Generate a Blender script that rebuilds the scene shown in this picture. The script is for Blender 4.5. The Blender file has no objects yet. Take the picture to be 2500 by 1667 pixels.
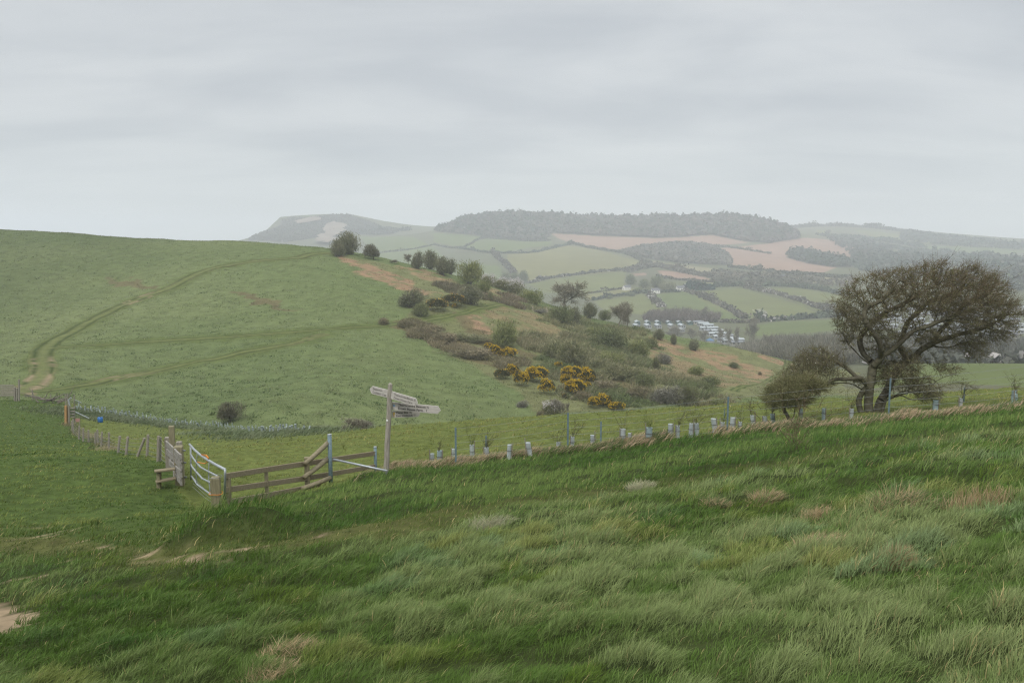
GRASS_N = 1120000
HILL_N = 460000
import bpy, bmesh, math, random
import numpy as np
from mathutils import Vector, Matrix
random.seed(7)
RNG = np.random.default_rng(11)
SC = bpy.context.scene
COL = SC.collection
PI = math.pi

# ------------------------------------------------------------------ camera
F = 1944.0                      # focal length in pixels of the 2500 px wide photograph (28 mm lens)
PITCH = math.atan((833.5 - 600.0) / F)
CP, SP = math.cos(PITCH), math.sin(PITCH)
cam_d = bpy.data.cameras.new('camera')
cam = bpy.data.objects.new('camera', cam_d)
COL.objects.link(cam)
cam_d.sensor_fit = 'HORIZONTAL'
cam_d.sensor_width = 36.0
cam_d.lens = 36.0 * F / 2500.0
cam_d.clip_start = 0.1
cam_d.clip_end = 20000.0
cam.location = (0, 0, 0)
cam.rotation_euler = (PI / 2 - PITCH, 0, 0)
SC.camera = cam

def ray(px, py):
    u = (px - 1250.0) / F
    v = -(py - 833.5) / F
    return np.array([u, CP + v * SP, v * CP - SP])
def pt(px, py, Y):
    """the point the photograph shows at a pixel, at forward distance Y metres"""
    d = ray(px, py)
    return d * (Y / d[1])

# ------------------------------------------------------------------ noise
def _hash(ix, iy, seed):
    h = (ix.astype(np.int64) * 374761393 + iy.astype(np.int64) * 668265263 + seed * 1442695041) & 0x7fffffff
    h = ((h ^ (h >> 13)) * 1274126177) & 0x7fffffff
    return ((h ^ (h >> 16)) & 0xffff) / 65535.0
def vnoise(x, y, seed=0):
    x = np.asarray(x, float); y = np.asarray(y, float)
    ix = np.floor(x); iy = np.floor(y)
    fx = x - ix; fy = y - iy
    fx = fx * fx * (3 - 2 * fx); fy = fy * fy * (3 - 2 * fy)
    a = _hash(ix, iy, seed); b = _hash(ix + 1, iy, seed)
    c = _hash(ix, iy + 1, seed); d = _hash(ix + 1, iy + 1, seed)
    return (a + (b - a) * fx) * (1 - fy) + (c + (d - c) * fx) * fy
def fbm(x, y, seed=0, octv=4):
    s = 0; a = 0.5; n = 0
    for o in range(octv):
        s = s + a * vnoise(x * 2 ** o, y * 2 ** o, seed + o * 17); n += a; a *= 0.5
    return s / n
def cells(x, y, size, seed):
    """scattered clump centres: distance to the nearest (in clump sizes), offset from it, two random numbers of that clump"""
    u = x / size; v = y / size; iu = np.floor(u); iv = np.floor(v)
    bd = np.full(np.shape(x), 9.0); bx = np.zeros_like(bd); by = np.zeros_like(bd); r1 = np.zeros_like(bd); r2 = np.zeros_like(bd)
    for a in (-1, 0, 1):
        for b in (-1, 0, 1):
            cx = iu + a + _hash(iu + a, iv + b, seed); cy = iv + b + _hash(iu + a, iv + b, seed + 1)
            d = np.hypot(u - cx, v - cy); k = d < bd
            bd = np.where(k, d, bd); bx = np.where(k, u - cx, bx); by = np.where(k, v - cy, by)
            r1 = np.where(k, _hash(iu + a, iv + b, seed + 2), r1); r2 = np.where(k, _hash(iu + a, iv + b, seed + 3), r2)
    return bd, bx, by, r1, r2
def smooth(a, b, x):
    t = np.clip((x - a) / (b - a), 0, 1)
    return t * t * (3 - 2 * t)

# ------------------------------------------------------------------ terrain: three height functions
class TPS:
    def __init__(s, P, scale, lam=0.0):
        P = np.array(P, float)
        s.s = scale; X = P[:, :2] / scale; n = len(X)
        K = s.k(X, X) + lam * np.eye(n)
        A = np.zeros((n + 3, n + 3)); A[:n, :n] = K
        A[:n, n] = 1; A[:n, n + 1:] = X; A[n, :n] = 1; A[n + 1:, :n] = X.T
        b = np.zeros(n + 3); b[:n] = P[:, 2]
        s.w = np.linalg.solve(A, b); s.X = X
    def k(s, a, b):
        d2 = ((a[:, None, :] - b[None, :, :]) ** 2).sum(-1)
        return 0.5 * d2 * np.log(d2 + 1e-12)
    def __call__(s, x, y):
        x = np.asarray(x, float); sh = x.shape
        Q = np.stack([x.ravel(), np.asarray(y, float).ravel()], 1) / s.s
        out = np.empty(len(Q)); n = len(s.X)
        for i in range(0, len(Q), 40000):
            q = Q[i:i + 40000]
            out[i:i + 40000] = s.k(q, s.X) @ s.w[:n] + s.w[n] + q @ s.w[n + 1:]
        return out.reshape(sh)

A_PTS = [(0, 0, -1.6), (6, 0, -.75), (-6, 0, -2.55), (0, -8, -.5), (15, 0, .5), (-15, 0, -4.2), (20, -8, 1.8), (-20, -8, -3.6)]
A_PTS += [tuple(pt(*q)) for q in [
    (1500, 1205, 13.5), (700, 1292, 12.5), (2100, 1092, 15), (2500, 1042, 16), (100, 1450, 10), (40, 1260, 21), (300, 1220, 24),
    (530, 1240, 25.5), (440, 1180, 27.5), (807, 1188, 25.5), (945, 1148, 24.5), (1110, 1132, 24.5), (1387, 1100, 25), (1770, 1058, 25), (2168, 1020, 25), (2500, 988, 25),
    (395, 1123, 33), (305, 1100, 43), (215, 1068, 60), (163, 1034, 78), (0, 1075, 58), (0, 980, 95), (110, 978, 98),
    (1400, 1013, 55), (1834, 989, 55), (2400, 968, 52), (2500, 965, 52), (1100, 1030, 62), (850, 1048, 72), (760, 1058, 88),
    (300, 1062, 75), (500, 1100, 50), (620, 1066, 102), (400, 1042, 113), (200, 1004, 123), (80, 985, 112)]]
A_PTS += [(2, 78, -19.3), (22, 78, -18.9), (45, 78, -17.6), (-20, 105, -27.5), (0, 105, -29), (22, 105, -29), (50, 105, -26.5), (-70, 145, -33), (-40, 150, -36), (0, 145, -40),
          (-110, 150, -31), (80, 100, -21), (90, 145, -34), (-80, 60, -14), (-80, 20, -9.5), (60, 20, 1.0), (60, 55, -6.5)]
tpsA = TPS(A_PTS, 30.0, 0.002)
B_PTS = [tuple(pt(*q)) for q in [
    (0, 962, 116), (60, 962, 118), (190, 992, 127), (400, 1028, 119), (620, 1052, 112), (800, 1062, 112), (1000, 1045, 118), (1300, 1016, 135), (1600, 990, 150), (1950, 966, 168), (2250, 965, 180),
    (1100, 900, 165), (1200, 850, 190), (1400, 900, 178), (1240, 765, 226), (1500, 860, 222), (1700, 905, 222), (1850, 915, 235),
    (0, 562, 330), (150, 569, 332), (300, 582, 330), (450, 586, 325), (600, 592, 315), (720, 601, 305), (800, 612, 298), (930, 640, 290), (1060, 674, 280), (1200, 714, 271), (1280, 742, 267), (1343, 768, 264),
    (1450, 795, 262), (1577, 812, 262), (1710, 847, 262), (1836, 858, 264), (1938, 890, 262), (2080, 905, 265),
    (200, 700, 245), (500, 720, 230), (800, 720, 228), (900, 800, 196), (600, 860, 172), (150, 860, 172), (1000, 740, 226)]]
B_PTS += [(-250, 400, 2), (-150, 400, -4), (-60, 390, -14), (10, 370, -30), (70, 360, -52), (150, 350, -66), (-280, 330, 12), (-250, 180, -22), (-130, 60, -48), (0, 60, -52), (130, 70, -52), (-60, 90, -38), (-250, 100, -42)]
tpsB = TPS(B_PTS, 100.0, 0.001)
C_PTS = [tuple(pt(*q)) for q in [
    (1300, 785, 790), (1500, 797, 745), (1580, 800, 740), (1650, 818, 700), (1720, 832, 650), (1800, 850, 590), (1900, 872, 430), (2000, 850, 480),
    (2150, 893, 300), (2500, 893, 300), (2200, 942, 200), (2500, 938, 190), (2350, 868, 420), (2500, 862, 420), (2400, 800, 600), (2450, 742, 800), (2450, 690, 1050), (2450, 640, 1500), (2480, 610, 2200), (2500, 589, 3200),
    (2000, 800, 660), (1850, 786, 760), (2000, 742, 950), (1650, 762, 880), (1650, 712, 1080), (1900, 706, 1100), (1450, 747, 950), (1400, 702, 1150), (1200, 722, 1050), (1350, 642, 1450), (1200, 642, 1450),
    (1050, 620, 1700), (900, 602, 1900), (1000, 572, 2250), (1250, 597, 1850), (1300, 582, 2050), (1650, 602, 1900), (1650, 578, 2120), (1800, 652, 1500), (1950, 622, 1800), (1700, 642, 1600), (2000, 602, 2000), (1960, 584, 2150), (2150, 612, 2050), (2150, 660, 1400),
    (560, 612, 2700), (600, 600, 2700), (640, 580, 2700), (720, 545, 2700), (760, 535, 2700), (850, 524, 2700), (885, 534, 2690), (920, 551, 2650), (1000, 562, 2550), (1060, 569, 2480), (1075, 566, 2380), (1150, 533, 2380), (1250, 521, 2380), (1400, 528, 2380), (1500, 534, 2380), (1700, 530, 2380), (1860, 540, 2380), (1900, 552, 2380), (1940, 566, 2400),
    (1930, 554, 3200), (2030, 549, 3200), (2130, 553, 3200), (2200, 562, 3200), (2300, 577, 3200), (2400, 585, 3200)]]
C_PTS += [(-600, 700, -92), (-900, 1500, -92), (-300, 400, -88), (0, 300, -86), (-1400, 2400, -92), (-1300, 3200, -92), (-600, 3400, -20), (0, 3300, -5), (400, 3200, 10), (1300, 4300, -10), (2400, 4300, -30), (700, 4200, -20),
          (-200, 700, -88), (-350, 1300, -80), (100, 450, -84), (2300, 2200, -10), (1500, 800, -45), (700, 300, -32), (300, 120, -40), (0, 100, -80), (-1300, 2700, -80), (-1250, 2650, -60), (3000, 3200, 10)]
tpsC = TPS(C_PTS, 1000.0, 0.00002)

MOUNDS = []
for _px, _py, _r, _h in ((560, 1296, .75, .26), (500, 1322, .5, .28), (450, 1340, .4, .2), (610, 1300, .7, .22), (660, 1288, .7, .18), (535, 1275, .5, .14)):
    _d = ray(_px, _py); _d = _d / _d[1]; _Y = np.linspace(12, 40, 1500); _k = int(np.argmax(_d[2] * _Y - tpsA(_d[0] * _Y, _Y) < 0))
    MOUNDS.append((_d[0] * _Y[_k], _Y[_k], _r, _h))
def hA(x, y, mounds=True):
    z = tpsA(x, y)
    for mx, my, mr, mh in (MOUNDS if mounds else ()): z = z + mh * np.exp(-(((x - mx) / mr) ** 2 + ((y - my) / (mr * .7)) ** 2) ** 1.5)
    n = (fbm(x * 0.35, y * 0.35, 3, 3) - .5) * .32 + (fbm(x * 1.3, y * 1.5, 5, 2) - .5) * .17 + (vnoise(x * 3.1, y * 3.6, 6) - .5) * .05
    return z + n * smooth(0.5, 6, np.hypot(x, y)) 
CAP = (float(pt(684, 533, 2700)[0]), float(pt(862, 525, 2700)[0]))
def hA0(x, y): return hA(x, y, False)
def hB(x, y):
    return tpsB(x, y) + (fbm(x * .03, y * .03, 8, 3) - .5) * 2.0 + (fbm(x * .22, y * .22, 9, 2) - .5) * .5
def hC(x, y):
    z = tpsC(x, y)
    # the flat-topped sea cliff with steep sides
    t = np.clip((x - CAP[0]) / (CAP[1] - CAP[0]), 0, 1); top = 95 + 11 * np.sin(t * 2.2)
    dx = np.maximum(np.maximum(CAP[0] - x, x - CAP[1]), 0); dy = np.maximum(np.maximum(2700 - y, y - 2960), 0)
    z = np.maximum(z, top - .95 * np.hypot(dx * np.where(x > CAP[1], .75, 1), dy))
    return np.maximum(z + (fbm(x * .006, y * .006, 21, 3) - .5) * 5.0, -94.0)
def inA(x, y):
    return (y < 150) & (np.abs(x) < 140)
def H(x, y):
    x = np.asarray(x, float); y = np.asarray(y, float)
    a = np.where(inA(x, y), hA(x, y), -1e9)
    b = np.where((y > 60) & (y < 430) & (x > -330) & (x < 260), hB(x, y), -1e9)
    c = np.where(y > 150, hC(x, y), -1e9)
    return np.maximum(np.maximum(a, b), c)
def hit(px, py, f=None, y0=3.0, y1=4200.0, n=2600):
    """first point where the line of sight through a pixel meets the terrain"""
    f = f or H
    d = ray(px, py); d = d / d[1]
    Y = np.exp(np.linspace(math.log(y0), math.log(y1), n))
    g = d[2] * Y - f(d[0] * Y, Y)
    i = np.where(g < 0)[0]
    if len(i) == 0:
        k = int(np.argmin(g / Y)); Y1 = Y[k]
        x = d[0] * Y1
        return np.array([x, Y1, float(f(np.array([x]), np.array([Y1]))[0])])
    k = i[0]
    lo, hi = (Y[k - 1], Y[k]) if k else (Y[0] * .9, Y[0])
    for _ in range(18):
        m = (lo + hi) / 2
        if d[2] * m - f(np.array([d[0] * m]), np.array([m]))[0] < 0: hi = m
        else: lo = m
    return d * hi
def hits(pp, f=None, **k): return np.array([hit(a, b, f, **k) for a, b in pp])
def gz(x, y, f=None): return float((f or H)(np.array([x]), np.array([y]))[0])

def inpoly(poly, x, y):
    x = np.asarray(x, float); y = np.asarray(y, float)
    r = np.zeros(x.shape, bool); n = len(poly); j = n - 1
    for i in range(n):
        xi, yi = poly[i][0], poly[i][1]; xj, yj = poly[j][0], poly[j][1]
        if yi != yj:
            c = ((yi > y) != (yj > y)) & (x < (xj - xi) * (y - yi) / (yj - yi) + xi)
            r ^= c
        j = i
    return r
def dline(P, x, y):
    """distance of points to a polyline"""
    d = np.full(np.shape(x), 1e9)
    for i in range(len(P) - 1):
        ax, ay = P[i][0], P[i][1]; bx, by = P[i + 1][0], P[i + 1][1]
        vx, vy = bx - ax, by - ay; L = vx * vx + vy * vy + 1e-9
        t = np.clip(((x - ax) * vx + (y - ay) * vy) / L, 0, 1)
        d = np.minimum(d, np.hypot(x - ax - t * vx, y - ay - t * vy))
    return d
def resample(P, step):
    P = np.array(P, float)
    # Catmull-Rom through the points
    out = []
    for i in range(len(P) - 1):
        p0 = P[max(i - 1, 0)]; p1 = P[i]; p2 = P[i + 1]; p3 = P[min(i + 2, len(P) - 1)]
        n = max(1, int(np.linalg.norm(p2 - p1) / step))
        for k in range(n):
            t = k / n
            out.append(.5 * (2 * p1 + (p2 - p0) * t + (2 * p0 - 5 * p1 + 4 * p2 - p3) * t * t + (3 * p1 - p0 - 3 * p2 + p3) * t ** 3))
    out.append(P[-1])
    return np.array(out)

# ------------------------------------------------------------------ mesh and object helpers
def mesh_np(name, V, faces, col=None, mat=None, smooth_=False, attrs=None):
    """faces: list of int arrays (M,k)"""
    me = bpy.data.meshes.new(name)
    V = np.asarray(V, np.float32)
    me.vertices.add(len(V)); me.vertices.foreach_set('co', V.ravel())
    faces = [np.asarray(f, np.int32) for f in faces if len(f)]
    nl = sum(f.size for f in faces); nf = sum(len(f) for f in faces)
    me.loops.add(nl); me.polygons.add(nf)
    me.loops.foreach_set('vertex_index', np.concatenate([f.ravel() for f in faces]))
    st = []; o = 0
    for f in faces:
        st.append(o + np.arange(len(f)) * f.shape[1]); o += f.size
    me.polygons.foreach_set('loop_start', np.concatenate(st).astype(np.int32))
    if smooth_: me.polygons.foreach_set('use_smooth', np.ones(nf, bool))
    if col is not None:
        a = me.attributes.new('col', 'FLOAT_COLOR', 'POINT')
        c = np.ones((len(V), 4), np.float32); c[:, :3] = col
        a.data.foreach_set('color', c.ravel())
    for k, v in (attrs or {}).items():
        a = me.attributes.new(k, 'FLOAT', 'POINT'); a.data.foreach_set('value', np.asarray(v, np.float32))
    me.update(calc_edges=True)
    if mat: me.materials.append(mat)
    return me
def link(name, me, parent=None, loc=None):
    o = bpy.data.objects.new(name, me); COL.objects.link(o)
    if parent is not None: o.parent = parent
    if loc is not None: o.location = loc
    return o
def tag(o, label=None, cat=None, group=None, kind=None):
    if label: o['label'] = label
    if cat: o['category'] = cat
    if group: o['group'] = group
    if kind: o['kind'] = kind
    return o
def thing(name, label, cat, loc=(0, 0, 0), rotz=0, group=None):
    o = bpy.data.objects.new(name, None); COL.objects.link(o)
    o.location = loc; o.rotation_euler = (0, 0, rotz); o.empty_display_size = .2
    return tag(o, label, cat, group)
def grid_faces(n, m):
    i = np.arange(n * m).reshape(n, m)
    return np.stack([i[:-1, :-1], i[:-1, 1:], i[1:, 1:], i[1:, :-1]], -1).reshape(-1, 4)

# ------------------------------------------------------------------ materials
def newmat(name):
    m = bpy.data.materials.new(name); m.use_nodes = True
    nt = m.node_tree
    for n in list(nt.nodes): nt.nodes.remove(n)
    return m, nt, nt.nodes.new, nt.links.new
def principled(N, L, nt, rough=.8, spec=.25):
    out = N('ShaderNodeOutputMaterial'); p = N('ShaderNodeBsdfPrincipled')
    p.inputs['Roughness'].default_value = rough
    p.inputs['Specular IOR Level'].default_value = spec
    L(p.outputs[0], out.inputs[0])
    return p, out
def noise_node(N, L, coord, scale, detail=4, rough=.6):
    n = N('ShaderNodeTexNoise'); n.inputs['Scale'].default_value = scale
    n.inputs['Detail'].default_value = detail; n.inputs['Roughness'].default_value = rough
    L(coord, n.inputs['Vector']); return n
def ramp(N, L, fac, stops):
    r = N('ShaderNodeValToRGB'); e = r.color_ramp.elements
    while len(e) < len(stops): e.new(.5)
    for q, (p, c) in zip(e, stops): q.position = p; q.color = (*c, 1)
    L(fac, r.inputs[0]); return r
def mat_attr(name, rough=.8, spec=.2, transl=0.0, var=0.0, vscale=1.0, bump=0.0, bscale=5.0):
    """colour comes from the mesh's own per-point colour, varied by noise in object space"""
    m, nt, N, L = newmat(name)
    p, out = principled(N, L, nt, rough, spec)
    a = N('ShaderNodeAttribute'); a.attribute_name = 'col'
    csock = a.outputs['Color']
    tc = N('ShaderNodeTexCoord')
    if var:
        n = noise_node(N, L, tc.outputs['Object'], vscale, 5)
        mr = N('ShaderNodeMapRange'); mr.inputs[1].default_value = .3; mr.inputs[2].default_value = .7
        mr.inputs[3].default_value = 1 - var; mr.inputs[4].default_value = 1 + var
        L(n.outputs[0], mr.inputs[0])
        mx = N('ShaderNodeVectorMath'); mx.operation = 'SCALE'
        L(csock, mx.inputs[0]); L(mr.outputs[0], mx.inputs['Scale']); csock = mx.outputs[0]
    L(csock, p.inputs['Base Color'])
    if bump:
        n2 = noise_node(N, L, tc.outputs['Object'], bscale, 6, .65)
        b = N('ShaderNodeBump'); b.inputs['Strength'].default_value = bump; b.inputs['Distance'].default_value = .6 / bscale
        L(n2.outputs[0], b.inputs['Height']); L(b.outputs[0], p.inputs['Normal'])
    if transl:
        t = N('ShaderNodeBsdfTranslucent'); L(csock, t.inputs[0])
        ms = N('ShaderNodeMixShader'); ms.inputs[0].default_value = transl
        L(p.outputs[0], ms.inputs[1]); L(t.outputs[0], ms.inputs[2]); L(ms.outputs[0], out.inputs[0])
    return m
def mat_wood(name, c1, c2, scale=6.0, stretch=(1, 1, .08), rough=.85, blot=None):
    m, nt, N, L = newmat(name)
    p, out = principled(N, L, nt, rough, .15)
    tc = N('ShaderNodeTexCoord'); mp = N('ShaderNodeMapping'); mp.inputs['Scale'].default_value = stretch
    L(tc.outputs['Object'], mp.inputs[0])
    n = noise_node(N, L, mp.outputs[0], scale * 6, 6, .7)
    r = ramp(N, L, n.outputs[0], [(.3, c1), (.7, c2)])
    col = r.outputs[0]
    if blot:
        n2 = noise_node(N, L, tc.outputs['Object'], 9, 4)
        r2 = ramp(N, L, n2.outputs[0], [(.52, (0, 0, 0)), (.66, (1, 1, 1))])
        mx = N('ShaderNodeMix'); mx.data_type = 'RGBA'
        L(r2.outputs[0], mx.inputs[0]); L(col, mx.inputs[6]); mx.inputs[7].default_value = (*blot, 1); col = mx.outputs[2]
    L(col, p.inputs['Base Color'])
    b = N('ShaderNodeBump'); b.inputs['Strength'].default_value = .5; b.inputs['Distance'].default_value = .01
    L(n.outputs[0], b.inputs['Height']); L(b.outputs[0], p.inputs['Normal'])
    return m
def mat_plain(name, c, rough=.6, metal=0.0, spec=.3, var=.12, scale=8.0):
    m, nt, N, L = newmat(name)
    p, out = principled(N, L, nt, rough, spec); p.inputs['Metallic'].default_value = metal
    tc = N('ShaderNodeTexCoord')
    n = noise_node(N, L, tc.outputs['Object'], scale, 5)
    r = ramp(N, L, n.outputs[0], [(.3, tuple(v * (1 - var) for v in c)), (.7, tuple(min(1, v * (1 + var)) for v in c))])
    L(r.outputs[0], p.inputs['Base Color'])
    return m

# ------------------------------------------------------------------ light and sky
SUN_EL, SUN_ROT = math.radians(52), math.radians(200)
w = bpy.data.worlds.new('World'); SC.world = w; w.use_nodes = True
nt = w.node_tree; N = nt.nodes.new; L = nt.links.new
for n in list(nt.nodes): nt.nodes.remove(n)
wo = N('ShaderNodeOutputWorld'); bg = N('ShaderNodeBackground'); L(bg.outputs[0], wo.inputs[0])
sky = N('ShaderNodeTexSky'); sky.sky_type = 'NISHITA'; sky.sun_disc = False
sky.sun_elevation = SUN_EL; sky.sun_rotation = SUN_ROT; sky.air_density = 1.0; sky.dust_density = 3.0; sky.ozone_density = 1.0
tc = N('ShaderNodeTexCoord')
sep = N('ShaderNodeSeparateXYZ'); L(tc.outputs['Generated'], sep.inputs[0])
# cloud layer: direction divided by height, so that the bands flatten towards the horizon
mx0 = N('ShaderNodeMath'); mx0.operation = 'MAXIMUM'; mx0.inputs[1].default_value = 0.0; L(sep.outputs[2], mx0.inputs[0])
ad = N('ShaderNodeMath'); ad.operation = 'ADD'; ad.inputs[1].default_value = .16; L(mx0.outputs[0], ad.inputs[0])
dv = N('ShaderNodeVectorMath'); dv.operation = 'DIVIDE'
cmb = N('ShaderNodeCombineXYZ'); L(ad.outputs[0], cmb.inputs[0]); L(ad.outputs[0], cmb.inputs[1]); cmb.inputs[2].default_value = 1
L(tc.outputs['Generated'], dv.inputs[0]); L(cmb.outputs[0], dv.inputs[1])
mp = N('ShaderNodeMapping'); mp.inputs['Scale'].default_value = (.8, 1.5, .2); mp.inputs['Location'].default_value = (1.7, .35, 0); mp.inputs['Rotation'].default_value = (0, 0, .25)
L(dv.outputs[0], mp.inputs[0])
cn = noise_node(N, L, mp.outputs[0], 1.0, 6, .5); cn.inputs['Distortion'].default_value = .35
cr = ramp(N, L, cn.outputs[0], [(.26, (.46, .492, .528)), (.42, (.525, .553, .58)), (.56, (.605, .63, .648)), (.74, (.69, .71, .718))])
# overcast sky: brighter towards the zenith
el = N('ShaderNodeMapRange'); el.inputs[1].default_value = .28; el.inputs[2].default_value = 1.0; el.inputs[3].default_value = 1.0; el.inputs[4].default_value = 3.0
L(sep.outputs[2], el.inputs[0])
cs = N('ShaderNodeVectorMath'); cs.operation = 'SCALE'; L(cr.outputs[0], cs.inputs[0]); L(el.outputs[0], cs.inputs['Scale'])
# brighter veil low down over the hills
hz = N('ShaderNodeMapRange'); hz.interpolation_type = 'SMOOTHSTEP'
hz.inputs[1].default_value = .0; hz.inputs[2].default_value = .17; hz.inputs[3].default_value = .8; hz.inputs[4].default_value = 0
L(sep.outputs[2], hz.inputs[0])
mh = N('ShaderNodeMix'); mh.data_type = 'RGBA'; L(hz.outputs[0], mh.inputs[0]); L(cs.outputs[0], mh.inputs[6]); mh.inputs[7].default_value = (.635, .685, .70, 1)
# the blue sky behind the cloud, strength 0.1, shows a little through it
sk = N('ShaderNodeVectorMath'); sk.operation = 'SCALE'; sk.inputs['Scale'].default_value = .1; L(sky.outputs[0], sk.inputs[0])
ms = N('ShaderNodeMix'); ms.data_type = 'RGBA'; ms.inputs[0].default_value = .9; L(sk.outputs[0], ms.inputs[6]); L(mh.outputs[2], ms.inputs[7])
L(ms.outputs[2], bg.inputs[0]); bg.inputs[1].default_value = 1.0
sun_d = bpy.data.lights.new('sun', 'SUN'); sun_d.energy = 1.5; sun_d.angle = math.radians(14); sun_d.color = (1, .96, .9)
sun = bpy.data.objects.new('sun', sun_d); COL.objects.link(sun)
sdir = Vector((math.sin(SUN_ROT) * math.cos(SUN_EL), math.cos(SUN_ROT) * math.cos(SUN_EL), math.sin(SUN_EL)))
sun.rotation_euler = sdir.to_track_quat('Z', 'Y').to_euler()
SC.view_settings.view_transform = 'Standard'; SC.view_settings.look = 'None'
SC.view_settings.exposure = 0.14; SC.view_settings.gamma = 1.0
SC.render.engine = 'CYCLES'
SC.cycles.use_denoising = True; SC.cycles.denoising_prefilter = 'NONE'
SC.cycles.pixel_filter_type = 'BLACKMAN_HARRIS'; SC.cycles.filter_width = 1.25
SC.cycles.max_bounces = 6; SC.cycles.diffuse_bounces = 3; SC.cycles.glossy_bounces = 2; SC.cycles.transmission_bounces = 4
SC.cycles.volume_bounces = 1; SC.cycles.transparent_max_bounces = 4
# ================================================================== the ground
# zones of the near hillside, as polygons/lines on the ground
def PG(pp, f=hA0, **k): return hits(pp, f, **k)
nearA = dict(y1=150.0, n=900)
path_line = resample(PG([(-150, 1300), (60, 1310), (250, 1328), (420, 1352), (600, 1340), (800, 1302), (1050, 1266), (1300, 1232), (1500, 1205), (1750, 1160), (2000, 1112), (2200, 1085), (2500, 1048)], **nearA), .5)
fence_line = resample(PG([(530, 1245), (700, 1205), (815, 1188), (945, 1148), (1110, 1135), (1387, 1102), (1770, 1060), (2168, 1024), (2500, 992), (2700, 975)], **nearA), .5)
left_fence = resample(PG([(163, 1034), (190, 1055), (240, 1080), (305, 1100), (345, 1113), (395, 1125), (440, 1180), (530, 1245)], **nearA), .5)
field_poly = np.concatenate([left_fence, fence_line[1:], [[70, 40], [70, 130], [-62, 140]]] if False else [left_fence[:, :2], fence_line[1:, :2], np.array([[90, 30], [90, 140], [-80, 140]])])
bare_spots = [(PG([(x, y)], **nearA)[0], r) for x, y, r in [(130, 1300, .8), (80, 1290, .5), (270, 1340, .45), (330, 1360, .5), (390, 1353, .5), (420, 1345, .35), (350, 1375, .4), (440, 1372, .4), (540, 1345, .42), (570, 1343, .4), (605, 1338, .35),
              (560, 1352, .4), (480, 1368, .5), (510, 1374, .4), (370, 1366, .55), (440, 1358, .5), (600, 1342, .45), (150, 1372, .35), (110, 1405, .4), (790, 1303, .35), (250, 1335, .3), (60, 1412, .3), (200, 1320, .3)]]
soil_poly = PG([(-140, 1470), (-40, 1474), (20, 1480), (60, 1494), (84, 1508), (78, 1522), (55, 1532), (32, 1528), (12, 1545), (-40, 1556), (-140, 1556)], **nearA)
def zonesA(x, y):
    dp = dline(path_line[::2], x, y)
    wob = (fbm(x * .8, y * .8, 31, 3) - .5)
    path = smooth(1.3, .4, dp + wob * 2.0) * (1 - .45 * smooth(-3, 3, x))
    fld = inpoly(field_poly, x + wob * .4, y + wob * .4).astype(float)
    side = inpoly(np.concatenate([path_line[:, :2], [[60, 40], [60, 300], [-300, 300], [-300, 0]]]), x, y)     # beyond the path
    left = smooth(-2.0, -7.5, x + .28 * (y - 12) + wob * 3) * side * (1 - fld)
    strip = side * (1 - fld) * (1 - left)
    bank = (1 - side) * (1 - fld)
    bare = np.zeros(np.shape(x))
    for c, r in bare_spots:
        d = np.hypot((x - c[0]) / 1.5, (y - c[1]) / .9) / r
        bare = np.maximum(bare, .95 * smooth(.5, .15, d * 1.25 + (fbm(x * 5, y * 6, 41, 3) - .5) * 2.0))
    bare *= smooth(.36, .52, fbm(x * 3.5, y * 4.5, 43, 3))
    mm = np.zeros(np.shape(x))
    for mx, my, mr, mh in MOUNDS: mm = np.maximum(mm, np.exp(-(((x - mx) / mr / 1.0) ** 2 + ((y - my) / mr / .8) ** 2) ** 2))
    strip = np.maximum(strip, mm * (1 - fld)); left = left * (1 - mm); path = path * (1 - mm); bare = bare * (1 - mm)
    soil = inpoly(soil_poly, x + (fbm(x * 2, y * 2, 44, 3) - .5) * .5, y + (fbm(x * 2, y * 2, 45, 3) - .5) * .5)
    bare = np.maximum(bare, soil)
    return path, fld, left, strip, bank, bare, soil, mm

def nonuni(n, lo, hi, p):
    t = np.linspace(-1, 1, n)
    c = np.sign(t) * np.abs(t) ** p
    return np.where(c < 0, -c * lo, c * hi)
m_ground = mat_attr('ground_turf', rough=.95, spec=.05, var=.35, vscale=2.5, bump=.6, bscale=9)
gx = nonuni(640, -105, 105, 2.0)
gy = -14 + (np.linspace(0, 1, 760) ** 2.0) * 164
X, Y = np.meshgrid(gx, gy)
Z = hA(X, Y)
pz = zonesA(X, Y)
c_thatch = np.array([.04, .052, .016]); c_path = np.array([.085, .09, .03]); c_field = np.array([.105, .125, .035]); c_left = np.array([.062, .09, .024])
c_bare = np.array([.27, .205, .13])
col = np.ones(X.shape + (3,)) * c_thatch
for k, c in ((0, c_path), (1, c_field), (2, c_left)): col = col + (c - col) * np.clip(pz[k], 0, 1)[..., None]
col = col + (c_bare - col) * pz[5][..., None]
g_me = mesh_np('ground', np.stack([X, Y, Z], -1).reshape(-1, 3), [grid_faces(*X.shape)], col.reshape(-1, 3), m_ground, True)
ground = tag(link('ground', g_me), 'grassy hillside falling away in front of the camera', None, None, 'structure')

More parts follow.
